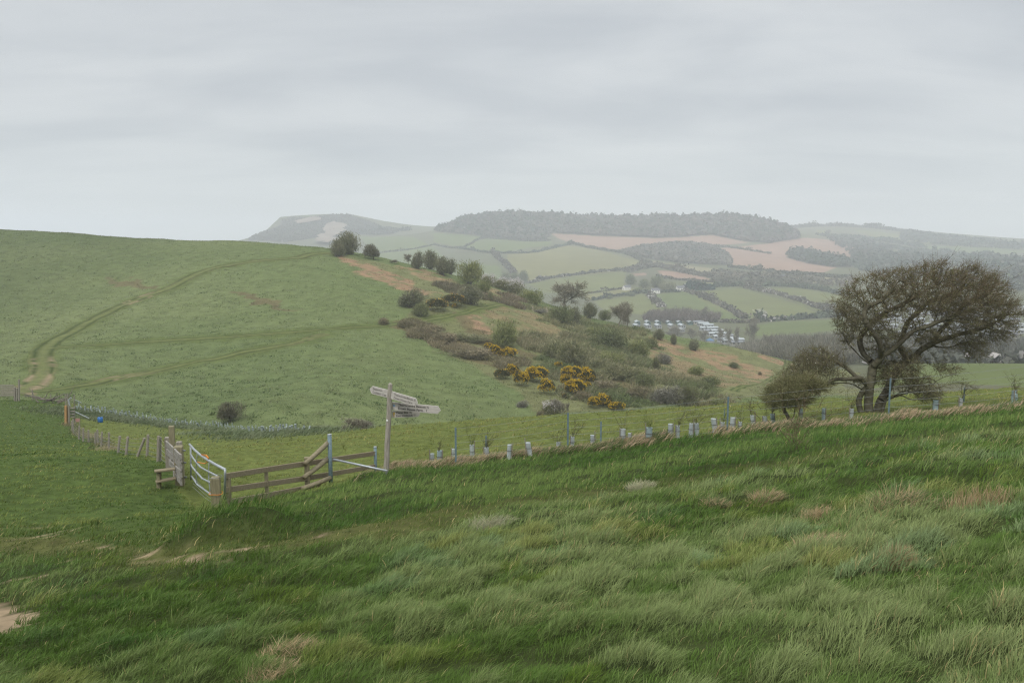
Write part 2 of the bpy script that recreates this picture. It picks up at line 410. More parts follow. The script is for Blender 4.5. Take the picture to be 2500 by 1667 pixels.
# ------------------------------------------------------------------ the opposite hill
hb = dict(f=hB, y0=105.0, y1=420.0, n=900)
def PB(pp): return hits(pp, **hb)
track_main = resample(PB([(40, 962), (60, 948), (92, 928), (106, 900), (103, 872), (114, 848), (150, 822), (200, 795), (270, 760), (340, 730), (405, 706), (440, 690), (470, 674), (520, 655), (570, 645), (640, 636), (720, 630), (790, 618), (850, 622)]), 1.0)
track_mid = resample(PB([(118, 850), (240, 842), (400, 832), (560, 823), (700, 812), (850, 800), (960, 792), (1050, 780), (1110, 768), (1170, 752), (1240, 742)]), 1.0)
track_low = resample(PB([(60, 956), (140, 950), (220, 938), (330, 915), (450, 890), (560, 868), (680, 845), (770, 822), (800, 815)]), 1.0)
track_right = resample(PB([(1790, 955), (1830, 940), (1880, 925), (1912, 908), (1922, 890), (1921, 872)]), 1.0)
tracks = [track_main, track_mid, track_low, track_right]
flank_poly = PB([(800, 618), (870, 655), (950, 690), (1000, 715), (1010, 745), (975, 785), (1010, 800), (1090, 850), (1170, 905), (1250, 960), (1320, 1010), (1600, 992), (1960, 966), (2150, 960), (2100, 905), (1940, 890), (1836, 858), (1710, 848), (1577, 814), (1450, 797), (1343, 770), (1280, 745), (1200, 716), (1060, 676), (930, 642)])
bracken = [(PB(p), s) for p, s in [
    ([(805, 618), (850, 630), (920, 655), (985, 680), (1030, 705), (1075, 718), (1020, 716), (960, 698), (880, 668), (830, 640)], 1.0),
    ([(960, 648), (1040, 660), (1110, 684), (1120, 694), (1060, 690), (1000, 672)], .7),
    ([(1128, 762), (1170, 775), (1206, 795), (1215, 818), (1178, 812), (1150, 800), (1130, 782)], 1.0),
    ([(1205, 742), (1290, 758), (1370, 800), (1440, 850), (1400, 846), (1300, 830), (1225, 800), (1200, 770)], .5),
    ([(1190, 700), (1235, 715), (1250, 735), (1200, 730), (1160, 712)], .8),
    ([(1575, 815), (1640, 838), (1720, 852), (1800, 872), (1870, 905), (1890, 925), (1840, 925), (1760, 895), (1680, 868), (1600, 850), (1560, 830)], .9),
    ([(1560, 840), (1640, 870), (1760, 905), (1860, 935), (1780, 950), (1680, 930), (1600, 890)], .6),
    ([(1836, 858), (1880, 868), (1935, 890), (1960, 912), (1920, 896), (1870, 876)], 1.0)]]
heathy = [PB(p) for p in [[(985, 782), (1050, 800), (1150, 830), (1230, 880), (1200, 890), (1110, 850), (1010, 815), (960, 795)], [(1100, 760), (1160, 790), (1240, 840), (1330, 870), (1300, 880), (1200, 850), (1120, 800)],
          [(560, 715), (640, 728), (720, 745), (760, 752), (700, 752), (600, 735)], [(270, 672), (330, 680), (390, 700), (340, 700), (280, 686)], [(1330, 880), (1450, 900), (1560, 950), (1600, 985), (1480, 975), (1400, 930)]]]
def zonesB(x, y):
    wob = fbm(x * .12, y * .12, 51, 4) - .5
    wx, wy = x + wob * 12, y + (fbm(x * .12, y * .12, 57, 4) - .5) * 14
    fl = inpoly(flank_poly, x + wob * 5, y + wob * 5).astype(float)
    br = np.zeros(np.shape(x))
    for p, s in bracken:
        br = np.maximum(br, inpoly(p, wx, wy) * s * smooth(.36, .56, fbm(x * .3, y * .3, 61, 3) + .12 * s))
    he = np.zeros(np.shape(x))
    for p in heathy: he = np.maximum(he, inpoly(p, wx, wy) * .9)
    return fl, br, he
m_hill = mat_attr('hill_turf', rough=.95, spec=.05, var=.22, vscale=.35, bump=.8, bscale=1.6)
gx = np.linspace(-320, 250, 640); gy = np.linspace(95, 425, 420)
X, Y = np.meshgrid(gx, gy); Z = hB(X, Y)
fl, br, he = zonesB(X, Y)
big = fbm(X * .018, Y * .018, 71, 3)[..., None]
colB = np.array([.092, .127, .046]) * (1 - big) + np.array([.145, .165, .07]) * big
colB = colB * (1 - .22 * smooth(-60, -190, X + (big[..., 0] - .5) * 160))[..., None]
colB = colB + (np.array([.155, .15, .07]) - colB) * fl[..., None] * .65
dk = np.minimum(np.minimum(dline(track_main[::3], X, Y), dline(track_mid[::3], X, Y)), dline(track_low[::3], X, Y))
colB = colB + (np.array([.085, .108, .03]) - colB) * smooth(5, 1.5, dk + (fbm(X * .2, Y * .2, 5, 2) - .5) * 3)[..., None] * .8
colB = colB + (np.array([.25, .165, .10]) - colB) * (br * smooth(.3, .6, fbm(X * .5, Y * .5, 65, 2) + .15))[..., None]
colB = colB + (np.array([.12, .10, .05]) - colB) * he[..., None]
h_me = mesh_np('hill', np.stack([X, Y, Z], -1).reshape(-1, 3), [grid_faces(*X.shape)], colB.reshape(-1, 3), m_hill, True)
hill = tag(link('hill', h_me), 'green pasture hill across the small valley', None, None, 'structure')

# worn tracks: strips laid 6 cm over the hill, with ragged edges
m_track = mat_attr('worn_track', rough=.95, spec=.05, var=.2, vscale=.6, bump=.5, bscale=3)
def track(P, width, bare_at, seed, f=hB, dz=.06, name='path', lab='worn grass track'):
    P = np.array(P); n = len(P)
    T = np.gradient(P[:, :2], axis=0); T /= np.linalg.norm(T, axis=1)[:, None] + 1e-9
    S = np.stack([-T[:, 1], T[:, 0]], 1)
    offs = np.linspace(-1, 1, 9); V = []; C = []; width *= 1.2
    t = np.arange(n)
    for o in offs:
        wv = width * (.8 + .5 * vnoise(t * .23, np.full(n, o * 3), seed))
        q = P[:, :2] + S * (o * wv)[:, None]
        z = f(q[:, 0], q[:, 1]) + dz * (1 - abs(o)) - .02 * (abs(o) > .9)
        V.append(np.concatenate([q, z[:, None]], 1))
        rut = math.exp(-((abs(o) - .5) / .22) ** 2)
        b = np.array([float(np.clip(sum(s * math.exp(-((i - c) / r) ** 2) for c, r, s in bare_at), 0, 1)) for i in t / n])
        b = b * rut * smooth(.42, .62, vnoise(t * .7, np.full(n, o * 2.0), seed + 3) + .15 * b)
        base = (np.array([.12, .135, .048]) * (1 - rut) + np.array([.04, .056, .013]) * rut) if abs(o) < .9 else np.array([.05, .07, .02]) * np.ones(3)
        C.append(base + (np.array([.25, .19, .12]) - base) * (b * .85)[:, None])
    V = np.stack(V, 1).reshape(-1, 3); C = np.stack(C, 1).reshape(-1, 3)
    me = mesh_np(name, V, [grid_faces(n, 9)], C, m_track, True)
    return tag(link(name, me), lab, None, None, 'structure')
track(track_main, 2.3, [(.05, .07, 1.2), (.14, .05, .9), (.22, .02, .8), (.55, .03, 1.2), (.6, .02, .7), (.8, .3, .18)], 1, lab='main worn track curving up the green hill')
track(track_mid, 1.3, [(.9, .2, .15)], 2, lab='faint green track running level across the hill')
track(track_low, 1.5, [(.3, .08, .9), (.9, .1, .4)], 3, lab='double rutted track rising from the stile along the hill foot')
track(track_right, 1.0, [(.5, .3, .4)], 4, lab='narrow path up the valley side by the bracken')

# ------------------------------------------------------------------ the far valley and hills
hc = dict(f=hC, y0=170.0, y1=4200.0, n=1400)
def PC(pp): return hits(pp, **hc)
c_grass1 = (.125, .135, .05); c_grass2 = (.105, .128, .046); c_grass3 = (.155, .148, .062); c_pink = (.25, .165, .12); c_pale = (.20, .18, .105); c_wood = (.075, .07, .055); c_scrub = (.10, .095, .06)
fields = [
 (c_pink, [(1345, 570), (1450, 576), (1600, 582), (1740, 574), (1830, 592), (1800, 596), (1700, 600), (1620, 605), (1530, 612), (1450, 604), (1390, 592)]),
 (c_pink, [(1750, 607), (1800, 602), (1880, 594), (1960, 581), (2080, 591), (2165, 604), (2168, 618), (2140, 625), (2060, 645), (2000, 670), (1900, 665), (1810, 652), (1780, 650), (1785, 625)]),
 (c_pink, [(1605, 660), (1640, 662), (1700, 672), (1757, 688), (1700, 684), (1620, 678)]),
 (c_pink, [(1545, 668), (1575, 666), (1580, 672), (1550, 674)]),
 (c_grass2, [(1060, 570), (1190, 580), (1350, 588), (1340, 600), (1230, 615), (1200, 615), (1150, 605), (1060, 590)]),
 (c_grass3, [(1240, 622), (1385, 600), (1450, 608), (1570, 640), (1560, 650), (1530, 660), (1290, 690), (1240, 640)]),
 (c_grass1, [(1290, 692), (1530, 662), (1520, 690), (1540, 700), (1430, 718), (1330, 715)]),
 (c_grass3, [(1430, 720), (1540, 703), (1565, 712), (1450, 733), (1430, 728)]),
 (c_grass1, [(1450, 735), (1565, 718), (1590, 730), (1625, 765), (1600, 770), (1480, 760)]),
 (c_grass2, [(1575, 722), (1670, 712), (1740, 740), (1820, 785), (1700, 790), (1640, 765)]),
 (c_grass1, [(1685, 715), (1810, 703), (1960, 745), (2010, 768), (1880, 778), (1820, 778)]),
 (c_grass1, [(1835, 702), (1960, 706), (2080, 725), (2080, 765), (2030, 765), (1950, 740)]),
 (c_grass2, [(1810, 800), (1900, 786), (2060, 778), (2060, 805), (1950, 815), (1840, 820)]),
 (c_pale, [(1525, 623), (1620, 642), (1740, 655), (1860, 670), (2000, 672), (2080, 680), (2080, 690), (1900, 690), (1740, 668), (1600, 648)]),
 (c_grass3, [(1640, 680), (1760, 690), (1900, 693), (1840, 697), (1740, 696)]),
 (c_grass2, [(880, 575), (1010, 580), (1060, 605), (1100, 640), (1220, 650), (1235, 690), (1150, 690), (900, 620)]),
 (c_grass2, [(2120, 890), (2600, 888), (2600, 950), (2120, 950)]),
 (c_grass2, [(2230, 640), (2330, 625), (2480, 655), (2560, 700), (2400, 690), (2280, 660)]),
 (c_grass1, [(2080, 560), (2200, 572), (2300, 590), (2250, 600), (2150, 585)]),
 (c_grass1, [(1995, 560), (2030, 565), (2030, 575), (1990, 576)]),
 (c_grass2, [(2250, 600), (2400, 600), (2520, 615), (2400, 620), (2300, 615)]),
]
fields = [(np.array(c), PC(p)) for c, p in fields]
woods_px = {
 'langdon': [(1062, 566), (1100, 553), (1160, 534), (1250, 524), (1350, 528), (1500, 536), (1600, 532), (1700, 533), (1790, 533), (1860, 542), (1905, 556), (1945, 572), (1950, 583), (1880, 594), (1830, 590), (1740, 573), (1600, 580), (1450, 575), (1345, 568), (1330, 588), (1240, 584), (1190, 578), (1120, 572)],
 'cap': [(605, 588), (640, 560), (690, 536), (760, 531), (850, 527), (905, 543), (950, 558), (980, 563), (960, 572), (900, 575), (860, 570), (700, 592)],
 'mid': [(1510, 616), (1560, 608), (1620, 600), (1680, 597), (1740, 605), (1780, 625), (1786, 648), (1700, 645), (1600, 635)],
 'right': [(1918, 628), (1945, 612), (1990, 620), (2060, 640), (2085, 652), (2030, 652), (1960, 640)],
}
woods = {k: PC(p) for k, p in woods_px.items()}
ty = np.exp(np.linspace(math.log(160), math.log(4300), 900))
tt = np.linspace(-.86, .86, 900)
T, Y = np.meshgrid(tt, ty); X = T * Y; Z = hC(X, Y)
colC = np.ones(X.shape + (3,)) * np.array(c_scrub)
mott = fbm(X * .01, Y * .01, 81, 3)[..., None]
colC = colC * (1 - mott) + np.array([.10, .115, .055]) * mott
for c, p in fields:
    colC[inpoly(p, X, Y)] = c
fn = fbm(X * .02, Y * .006, 83, 3)[..., None]
colC = colC * (.86 + .28 * fn)
for k, p in woods.items(): colC[inpoly(p, X, Y)] = c_wood
m_valley = mat_attr('valley_land', rough=.95, spec=.05, var=.1, vscale=.03, bump=.3, bscale=.3)
v_me = mesh_np('valley', np.stack([X, Y, Z], -1).reshape(-1, 3), [grid_faces(*X.shape)], colC.reshape(-1, 3), m_valley, True)
valley = tag(link('valley', v_me), 'patchwork of hedged fields and wooded hills in the distance', None, None, 'structure')
# landslip scars of bare rock and clay on the sea cliff
def scar(poly, seed, colr, lab):
    p = PC(poly); lo = p[:, :2].min(0); hi = p[:, :2].max(0)
    x, y = np.meshgrid(np.linspace(lo[0], hi[0], 60), np.linspace(lo[1], hi[1], 60))
    return p
sea_me = mesh_np('sea', [[-6000, 200, -93], [6000, 200, -93], [6000, 5200, -93], [-6000, 5200, -93]], [[[0, 1, 2, 3]]], None, mat_plain('sea_water', (.12, .16, .17), .25))
tag(link('sea', sea_me), 'grey sea below the hills', None, None, 'structure')
# ================================================================== builders
def ribbons(A, B, w0, w1, rng, facing=None):
    """flat tapered strips from A to B; returns verts, quads"""
    A = np.asarray(A, float); B = np.asarray(B, float); n = len(A)
    d = B - A; d /= np.linalg.norm(d, axis=1)[:, None] + 1e-9
    r = rng.normal(size=(n, 3)) if facing is None else facing + rng.normal(size=(n, 3)) * .3
    s = np.cross(d, r); s /= np.linalg.norm(s, axis=1)[:, None] + 1e-9
    w0 = np.broadcast_to(w0, n)[:, None] * .5; w1 = np.broadcast_to(w1, n)[:, None] * .5
    V = np.stack([A - s * w0, A + s * w0, B + s * w1, B - s * w1], 1).reshape(-1, 3)
    return V, np.arange(4 * n).reshape(n, 4)
def prisms(A, B, r0, r1, k):
    """k-sided tapered prisms without caps"""
    A = np.asarray(A, float); B = np.asarray(B, float); n = len(A)
    d = B - A; d /= np.linalg.norm(d, axis=1)[:, None] + 1e-9
    ref = np.where(np.abs(d[:, 2:3]) > .9, np.array([[1., 0, 0]]), np.array([[0, 0, 1.]]))
    s = np.cross(d, ref); s /= np.linalg.norm(s, axis=1)[:, None]; t = np.cross(d, s)
    a = np.arange(k) * 2 * PI / k
    ring = s[:, None, :] * np.cos(a)[None, :, None] + t[:, None, :] * np.sin(a)[None, :, None]
    V = np.concatenate([A[:, None] + ring * np.asarray(r0)[:, None, None], B[:, None] + ring * np.asarray(r1)[:, None, None]], 1)
    i = np.arange(k); j = (i + 1) % k
    q = np.stack([i, j, j + k, i + k], 1)
    Fq = (q[None] + (np.arange(n) * 2 * k)[:, None, None]).reshape(-1, 4)
    return V.reshape(-1, 3), Fq
class MB:
    """collects boxes and tubes into one mesh"""
    def __init__(s): s.V = []; s.F = {}; s.n = 0; s.C = []
    def add(s, V, F, col=None):
        V = np.asarray(V, float); s.V.append(V)
        for f in F: s.F.setdefault(len(f), []).append([i + s.n for i in f])
        s.C.append(np.broadcast_to(np.array(col if col is not None else (1, 1, 1), float), (len(V), 3)))
        s.n += len(V)
    def box(s, c, size, rot=None, col=None, bev=.012):
        """a chamfered box"""
        hx, hy, hz = [v / 2 for v in size]; b = min(bev, hx * .45, hy * .45, hz * .45)
        bm = bmesh.new(); bmesh.ops.create_cube(bm, size=1)
        for v in bm.verts: v.co = (v.co.x * size[0], v.co.y * size[1], v.co.z * size[2])
        bmesh.ops.bevel(bm, geom=bm.edges[:], offset=b, segments=1, affect='EDGES')
        R = rot or Matrix.Identity(3); c = Vector(c)
        bm.verts.index_update()
        s.add([tuple(R @ v.co + c) for v in bm.verts], [[v.index for v in f.verts] for f in bm.faces], col)
        bm.free()
    def beam(s, a, b, w, h, col=None, bev=.012, roll=0.0):
        """a box running from a to b, w across (horizontal), h high"""
        a, b = Vector(a), Vector(b); d = b - a; L_ = d.length; d.normalize()
        side = d.cross(Vector((0, 0, 1)))
        if side.length < 1e-3: side = Vector((1, 0, 0))
        side.normalize(); up = side.cross(d)
        if roll:
            q = Matrix.Rotation(roll, 3, d); side = q @ side; up = q @ up
        R = Matrix((d, side, up)).transposed()
        s.box((a + b) / 2, (L_, w, h), R, col, bev)
    def tube(s, P, r, k=10, col=None, caps=True):
        P = [Vector(p) for p in P]; n = len(P)
        r = r if hasattr(r, '__len__') else [r] * n
        V = []; Fs = []; prev = None
        for i in range(n):
            d = (P[min(i + 1, n - 1)] - P[max(i - 1, 0)]).normalized()
            if prev is None:
                x = d.cross(Vector((0, 0, 1)));
                if x.length < 1e-3: x = Vector((1, 0, 0))
            else: x = prev - d * prev.dot(d)
            x.normalize(); prev = x; y = d.cross(x)
            for j in range(k):
                a = 2 * PI * j / k; V.append(tuple(P[i] + (x * math.cos(a) + y * math.sin(a)) * r[i]))
        for i in range(n - 1):
            for j in range(k):
                j2 = (j + 1) % k; Fs.append([i * k + j, i * k + j2, (i + 1) * k + j2, (i + 1) * k + j])
        if caps: Fs.append(list(range(k))[::-1]); Fs.append([(n - 1) * k + j for j in range(k)])
        s.add(V, Fs, col)
    def mesh(s, name, mat, smooth_=False):
        me = bpy.data.meshes.new(name)
        V = np.concatenate(s.V)
        me.from_pydata(V.tolist(), [], [f for fs in s.F.values() for f in fs])
        a = me.attributes.new('col', 'FLOAT_COLOR', 'POINT')
        c = np.ones((len(V), 4), np.float32); c[:, :3] = np.concatenate(s.C); a.data.foreach_set('color', c.ravel())
        if smooth_:
            me.polygons.foreach_set('use_smooth', np.ones(len(me.polygons), bool))
        if mat: me.materials.append(mat)
        me.update(); return me
    def build(s, name, mat, parent=None, smooth_=False, loc=None):
        return link(name, s.mesh(name, mat, smooth_), parent, loc)
def local(points, origin): return [tuple(np.asarray(p, float) - np.asarray(origin, float)) for p in points]

# ================================================================== grass
m_blade = mat_attr('grass_blade', rough=.6, spec=.13, transl=.3)
m_dry = mat_attr('dry_blade', rough=.6, spec=.25, transl=.25)
def blades(name, P, h, w, lean, bend, col, mat, segs=3, rng=RNG):
    n = len(P)
    S = {3: [0, .4, .75, 1.0], 2: [0, .55, 1.0], 1: [0, 1.0]}[segs]
    lx = lean[:, 0]; ly = lean[:, 1]
    fa = np.arctan2(ly, lx) + PI / 2 + rng.normal(size=n) * .7
    ax = np.stack([np.cos(fa), np.sin(fa), np.zeros(n)], 1)
    V = []
    for s in S:
        c = P.copy()
        c[:, 2] += h * (s - .42 * bend * s * s)
        c[:, 0] += lx * h * bend * s ** 1.6; c[:, 1] += ly * h * bend * s ** 1.6
        if s == 1.0: V.append(c[:, None])
        else:
            hw = (w * .5 * (1 - s * .55))[:, None]
            V.append(np.stack([c - ax * hw, c + ax * hw], 1))
    V = np.concatenate(V, 1); m = V.shape[1]
    b = (np.arange(n) * m)[:, None]; faces = []
    for i in range(len(S) - 2): faces.append(b + np.array([[2 * i, 2 * i + 1, 2 * i + 3, 2 * i + 2]]))
    i = len(S) - 2; faces.append(b + np.array([[2 * i, 2 * i + 1, 2 * i + 2]]))
    C = np.repeat(col, m, 0)
    fs = ([np.concatenate(faces[:-1])] if len(faces) > 1 else []) + [faces[-1]]
    return mesh_np(name, V.reshape(-1, 3), fs, C, mat, False)
def mixc(a, b, t): return np.asarray(a) * (1 - t[:, None]) + np.asarray(b) * t[:, None]

def near_grass(N):
    rng = np.random.default_rng(5)
    n1 = int(N * .44); th = np.concatenate([rng.uniform(-1.25, 1.3, n1), rng.uniform(-.88, .92, N - n1)])
    r = np.exp(np.concatenate([rng.uniform(math.log(1.3), math.log(10), n1), rng.uniform(math.log(5), math.log(165), N - n1)]))
    x = r * np.sin(th); y = r * np.cos(th)
    k = inA(x, y); x, y, r = x[k], y[k], r[k]
    z = hA(x, y); zb = np.where(y > 60, hB(x, y), -1e9)
    k = z > zb - .4; x, y, z, r = x[k], y[k], z[k], r[k]
    path, fld, left, strip, bank, bare, soil, mm = zonesA(x, y)
    k = rng.random(len(x)) > np.maximum(bare * .9, soil * 1.2) ; 
    x, y, z, r = x[k], y[k], z[k], r[k]
    path, fld, left, strip, bank, bare, mm = [q[k] for q in (path, fld, left, strip, bank, bare, mm)]
    n = len(x)
    strip = np.clip(strip - path, 0, 1); bank = np.clip(bank - path, 0, 1)
    # tussocks: clumps whose blades fan out from the clump's middle and lean with the wind
    d1, ex, ey, q1, q2 = cells(x + .25 * (vnoise(x * 2, y * 2, 3) - .5), y, .2, 171); d2, fx, fy, q3, q4 = cells(x + .3 * (vnoise(x * 1.3, y * 1.3, 4) - .5), y * 1.15, .52, 181)
    c1 = np.clip(1 - d1 / .75, 0, 1); c2 = np.clip(1 - d2 / .75, 0, 1)
    big = fbm(x * .28, y * .4, 92, 3); fine = fbm(x * 3.2, y * 4.2, 93, 2); tu = .45 * c1 * (.5 + q1) + .55 * c2 * (.4 + q3)
    tus = np.clip(tu * 1.5, 0, 1.2)
    lift = (bank * (.045 * c1 * q1 + .10 * c2 * q3) + strip * (.04 * c1 * q1 + .10 * c2 * q3) + left * (.02 * c1 * q1 + .05 * c2 * q3 ** 2) + fld * .05 * c2 * q3 ** 3)
    h = bank * (.045 + .105 * tus) + strip * (.05 + .12 * tus) + path * (.04 + .05 * tus) + fld * (.035 + .10 * tus * q3 ** 2) + left * (.035 + .10 * tus * q3)
    h = h + mm * (.03 + .09 * tus); lift = lift + mm * .16 * c2 * q3
    h *= rng.uniform(.55, 1.3, n) * (1 - .5 * bare)
    h = np.maximum(h * (.68 + .32 * smooth(4, 11, r)), .025)
    w = np.maximum(.0019 + .0015 * rng.random(n), r * .00062) * rng.uniform(.8, 1.5, n)
    w = np.where(r > 45, w * 1.5, w)
    lx = .62 + ex * 1.1 * c1 + fx * .5 + rng.normal(size=n) * .35; ly = .18 + ey * 1.1 * c1 + fy * .5 + rng.normal(size=n) * .38 + (big - .5) * 1.2
    nl = np.hypot(lx, ly) + 1e-6; lean = np.stack([lx / nl, ly / nl], 1)
    bend = np.clip(.28 + .5 * np.minimum(nl, 1.4) + rng.normal(size=n) * .18, .05, 1.1)
    z = z + lift
    deep = np.array([.08, .138, .027]); grey = np.array([.20, .235, .105]); dgr = np.array([.058, .118, .022])
    t = np.clip((big - .40) * 2.4 + (q1 - .5) * .5 + (q3 - .5) * .75 + (tu - .35) * .7 + rng.normal(size=n) * .16, 0, 1)
    side = smooth(-5, 3, x)                                        # greyer grass up the bank to the right; pale patches paint in wind sheen
    c_bank = mixc(deep, grey, t * (.55 + .38 * side))
    blue = (q4 > .9) & (bank > .5); c_bank[blue] = c_bank[blue] * np.array([.92, 1.0, 1.14]); yl = (q4 < .15) & (bank > .5); c_bank[yl] = c_bank[yl] * np.array([1.12, 1.02, .85])
    c_strip = mixc(dgr, (.125, .175, .05), np.clip(t + rng.normal(size=n) * .12, 0, 1))
    c_path = mixc((.10, .118, .03), (.07, .11, .024), rng.random(n))
    c_field = mixc((.135, .165, .036), (.215, .20, .075), np.clip((big - .3) * 1.6 + (q3 - .5) * .9 + rng.normal(size=n) * .15, 0, 1))
    c_left = mixc((.055, .11, .02), (.165, .19, .055), np.clip((big - .32) * 2 + (q3 - .5) * .9 + (tu - .4) * .6 + rng.normal(size=n) * .14, 0, 1))
    tot = (bank + strip + path + fld + left + 1e-6)[:, None]
    c = (c_bank * bank[:, None] + c_strip * strip[:, None] + c_path * path[:, None] + c_field * fld[:, None] + c_left * left[:, None]) / tot
    straw = rng.random(n) < (.012 + .05 * bank * (fbm(x * .7, y * .7, 97, 2) > .62) + .06 * path)
    c[straw] = np.array([.40, .32, .17]) * rng.uniform(.7, 1.1, (straw.sum(), 1))
    c = c * np.array([1.06, 1.08, .95]) * rng.uniform(.62, 1.42, (n, 1))
    P = np.stack([x, y, z - .02], 1)
    a = r < 13
    me1 = blades('grass', P[a], h[a], w[a], lean[a], bend[a], c[a], m_blade, 3, rng)
    b = ~a
    me2 = blades('grass', P[b], h[b] * 1.1, w[b], lean[b], bend[b], c[b], m_blade, 2, rng)
    tag(link('grass', me1), 'long windswept green grass on the near bank', None, None, 'stuff')
    tag(link('grass', me2), 'shorter grass over the field and the slope beyond', None, None, 'stuff')
near_grass(GRASS_N)

def dry_strip():
    rng = np.random.default_rng(9)
    n = 60000
    i = rng.integers(0, len(fence_line) - 1, n); u = rng.random(n)[:, None]
    p = fence_line[i] * (1 - u) + fence_line[i + 1] * u
    s = np.arange(len(fence_line))
    d = rng.normal(size=n) * .33 - .02
    x = p[:, 0] + rng.normal(size=n) * .1; y = p[:, 1] + d
    k = (x > -4.6) & (fbm(x * .55, y * 0 + 3, 101, 3) + rng.normal(size=n) * .05 > .38)
    k &= ~((x > 13.5) & (rng.random(n) < .55))
    x, y = x[k], y[k]; n = len(x)
    z = hA(x, y)
    tu = fbm(x * 1.6, y * 1.6, 103, 2)
    h = (.2 + .32 * tu) * rng.uniform(.6, 1.2, n)
    la = .1 + rng.normal(size=n) * .35
    c = mixc((.47, .345, .225), (.34, .26, .15), rng.random(n)) * rng.uniform(.7, 1.2, (n, 1))
    g = rng.random(n) < .34 + .35 * (fbm(x * .8, y * .8, 107, 2) > .55)
    c[g] = np.array([.09, .13, .035]) * rng.uniform(.7, 1.3, (g.sum(), 1))
    me = blades('dry_grass', np.stack([x, y, z - .03], 1), h, np.full(n, .022) * rng.uniform(.7, 1.3, n), np.stack([np.cos(la), np.sin(la)], 1), np.clip(.75 + rng.normal(size=n) * .2, .2, 1.1), c, m_dry, 3, rng)
    tag(link('dry_grass', me), 'pale dry grass growing along the field fence', None, None, 'stuff')
dry_strip()

# straw-coloured tussocks that stand out from the bank
TUSS = [(700, 1590, .42, .30, 'dead straw tussock on the near bank at the lower edge of view'), (655, 1650, .40, .26, 'flattened dead straw clump nearest the viewer, below the straw tussock'),
        (1745, 1238, .3, .26, 'small twiggy brown tussock on the bank below the line of tree guards'), (1862, 1232, .36, .36, 'leaning pale straw tussock beside a small twiggy brown one'),
        (1992, 1268, .3, .25, 'low buff tussock above the big golden one'), (1995, 1335, .5, .34, 'big golden straw tussock alone in the middle of the bank'),
        (2190, 1240, .55, .4, 'broad mixed brown and green tussock swept to one side'), (2385, 1245, .6, .36, 'wide tussock with thin upright straw stems'), (2180, 1385, .3, .42, 'few tall pale straw stems standing up from green grass'),
        (1560, 1195, .5, .3, 'pale feathery tussock at the edge of the mown path'), (1190, 1290, .5, .3, 'grey feathery tussock beside the mown path')]
def tussock(px, py, R, hh, lab, seed):
    rng = np.random.default_rng(seed)
    c0 = hit(px, py, hA, y1=60, n=700); R *= .6 if c0[1] > 7 else .55; hh *= .85 if c0[1] > 7 else .6
    n = 700
    a = rng.uniform(0, 2 * PI, n); rr = R * np.sqrt(rng.random(n)) * (.7 + .5 * vnoise(np.cos(a) * 2 + 5, np.sin(a) * 2 + 5, seed))
    x = rr * np.cos(a); y = rr * np.sin(a) * .8
    z = hA(c0[0] + x, c0[1] + y) - c0[2]
    h = hh * rng.uniform(.5, 1.25, n) * (1 - .45 * rr / R)
    la = .25 + rng.normal(size=n) * .5 + np.where(rng.random(n) < .3, a, 0) * .5
    straw = np.array([.46, .35, .2]); brn = np.array([.3, .22, .11]); gr = np.array([.09, .13, .04])
    c = mixc(straw, brn, rng.random(n)); g = rng.random(n) < (.15 if 'straw' in lab or 'golden' in lab else .5); c[g] = gr
    if 'grey' in lab or 'feathery' in lab: c = mixc((.25, .27, .16), (.36, .33, .2), rng.random(n))
    c *= rng.uniform(.7, 1.2, (n, 1))
    up = .25 if 'stems' in lab else .8
    me = blades('grass_tussock', np.stack([x, y, z - .02], 1), h, np.maximum(.003, c0[1] * .0006) * rng.uniform(.8, 1.6, n), np.stack([np.cos(la), np.sin(la)], 1), np.clip(up + rng.normal(size=n) * .3, .05, 1.2), c, m_dry, 3, rng)
    o = link('grass_tussock', me, None, tuple(c0)); tag(o, lab, 'tussock', 'dry tussocks on the near bank')
for i, q in enumerate(TUSS): tussock(*q, 200 + i)

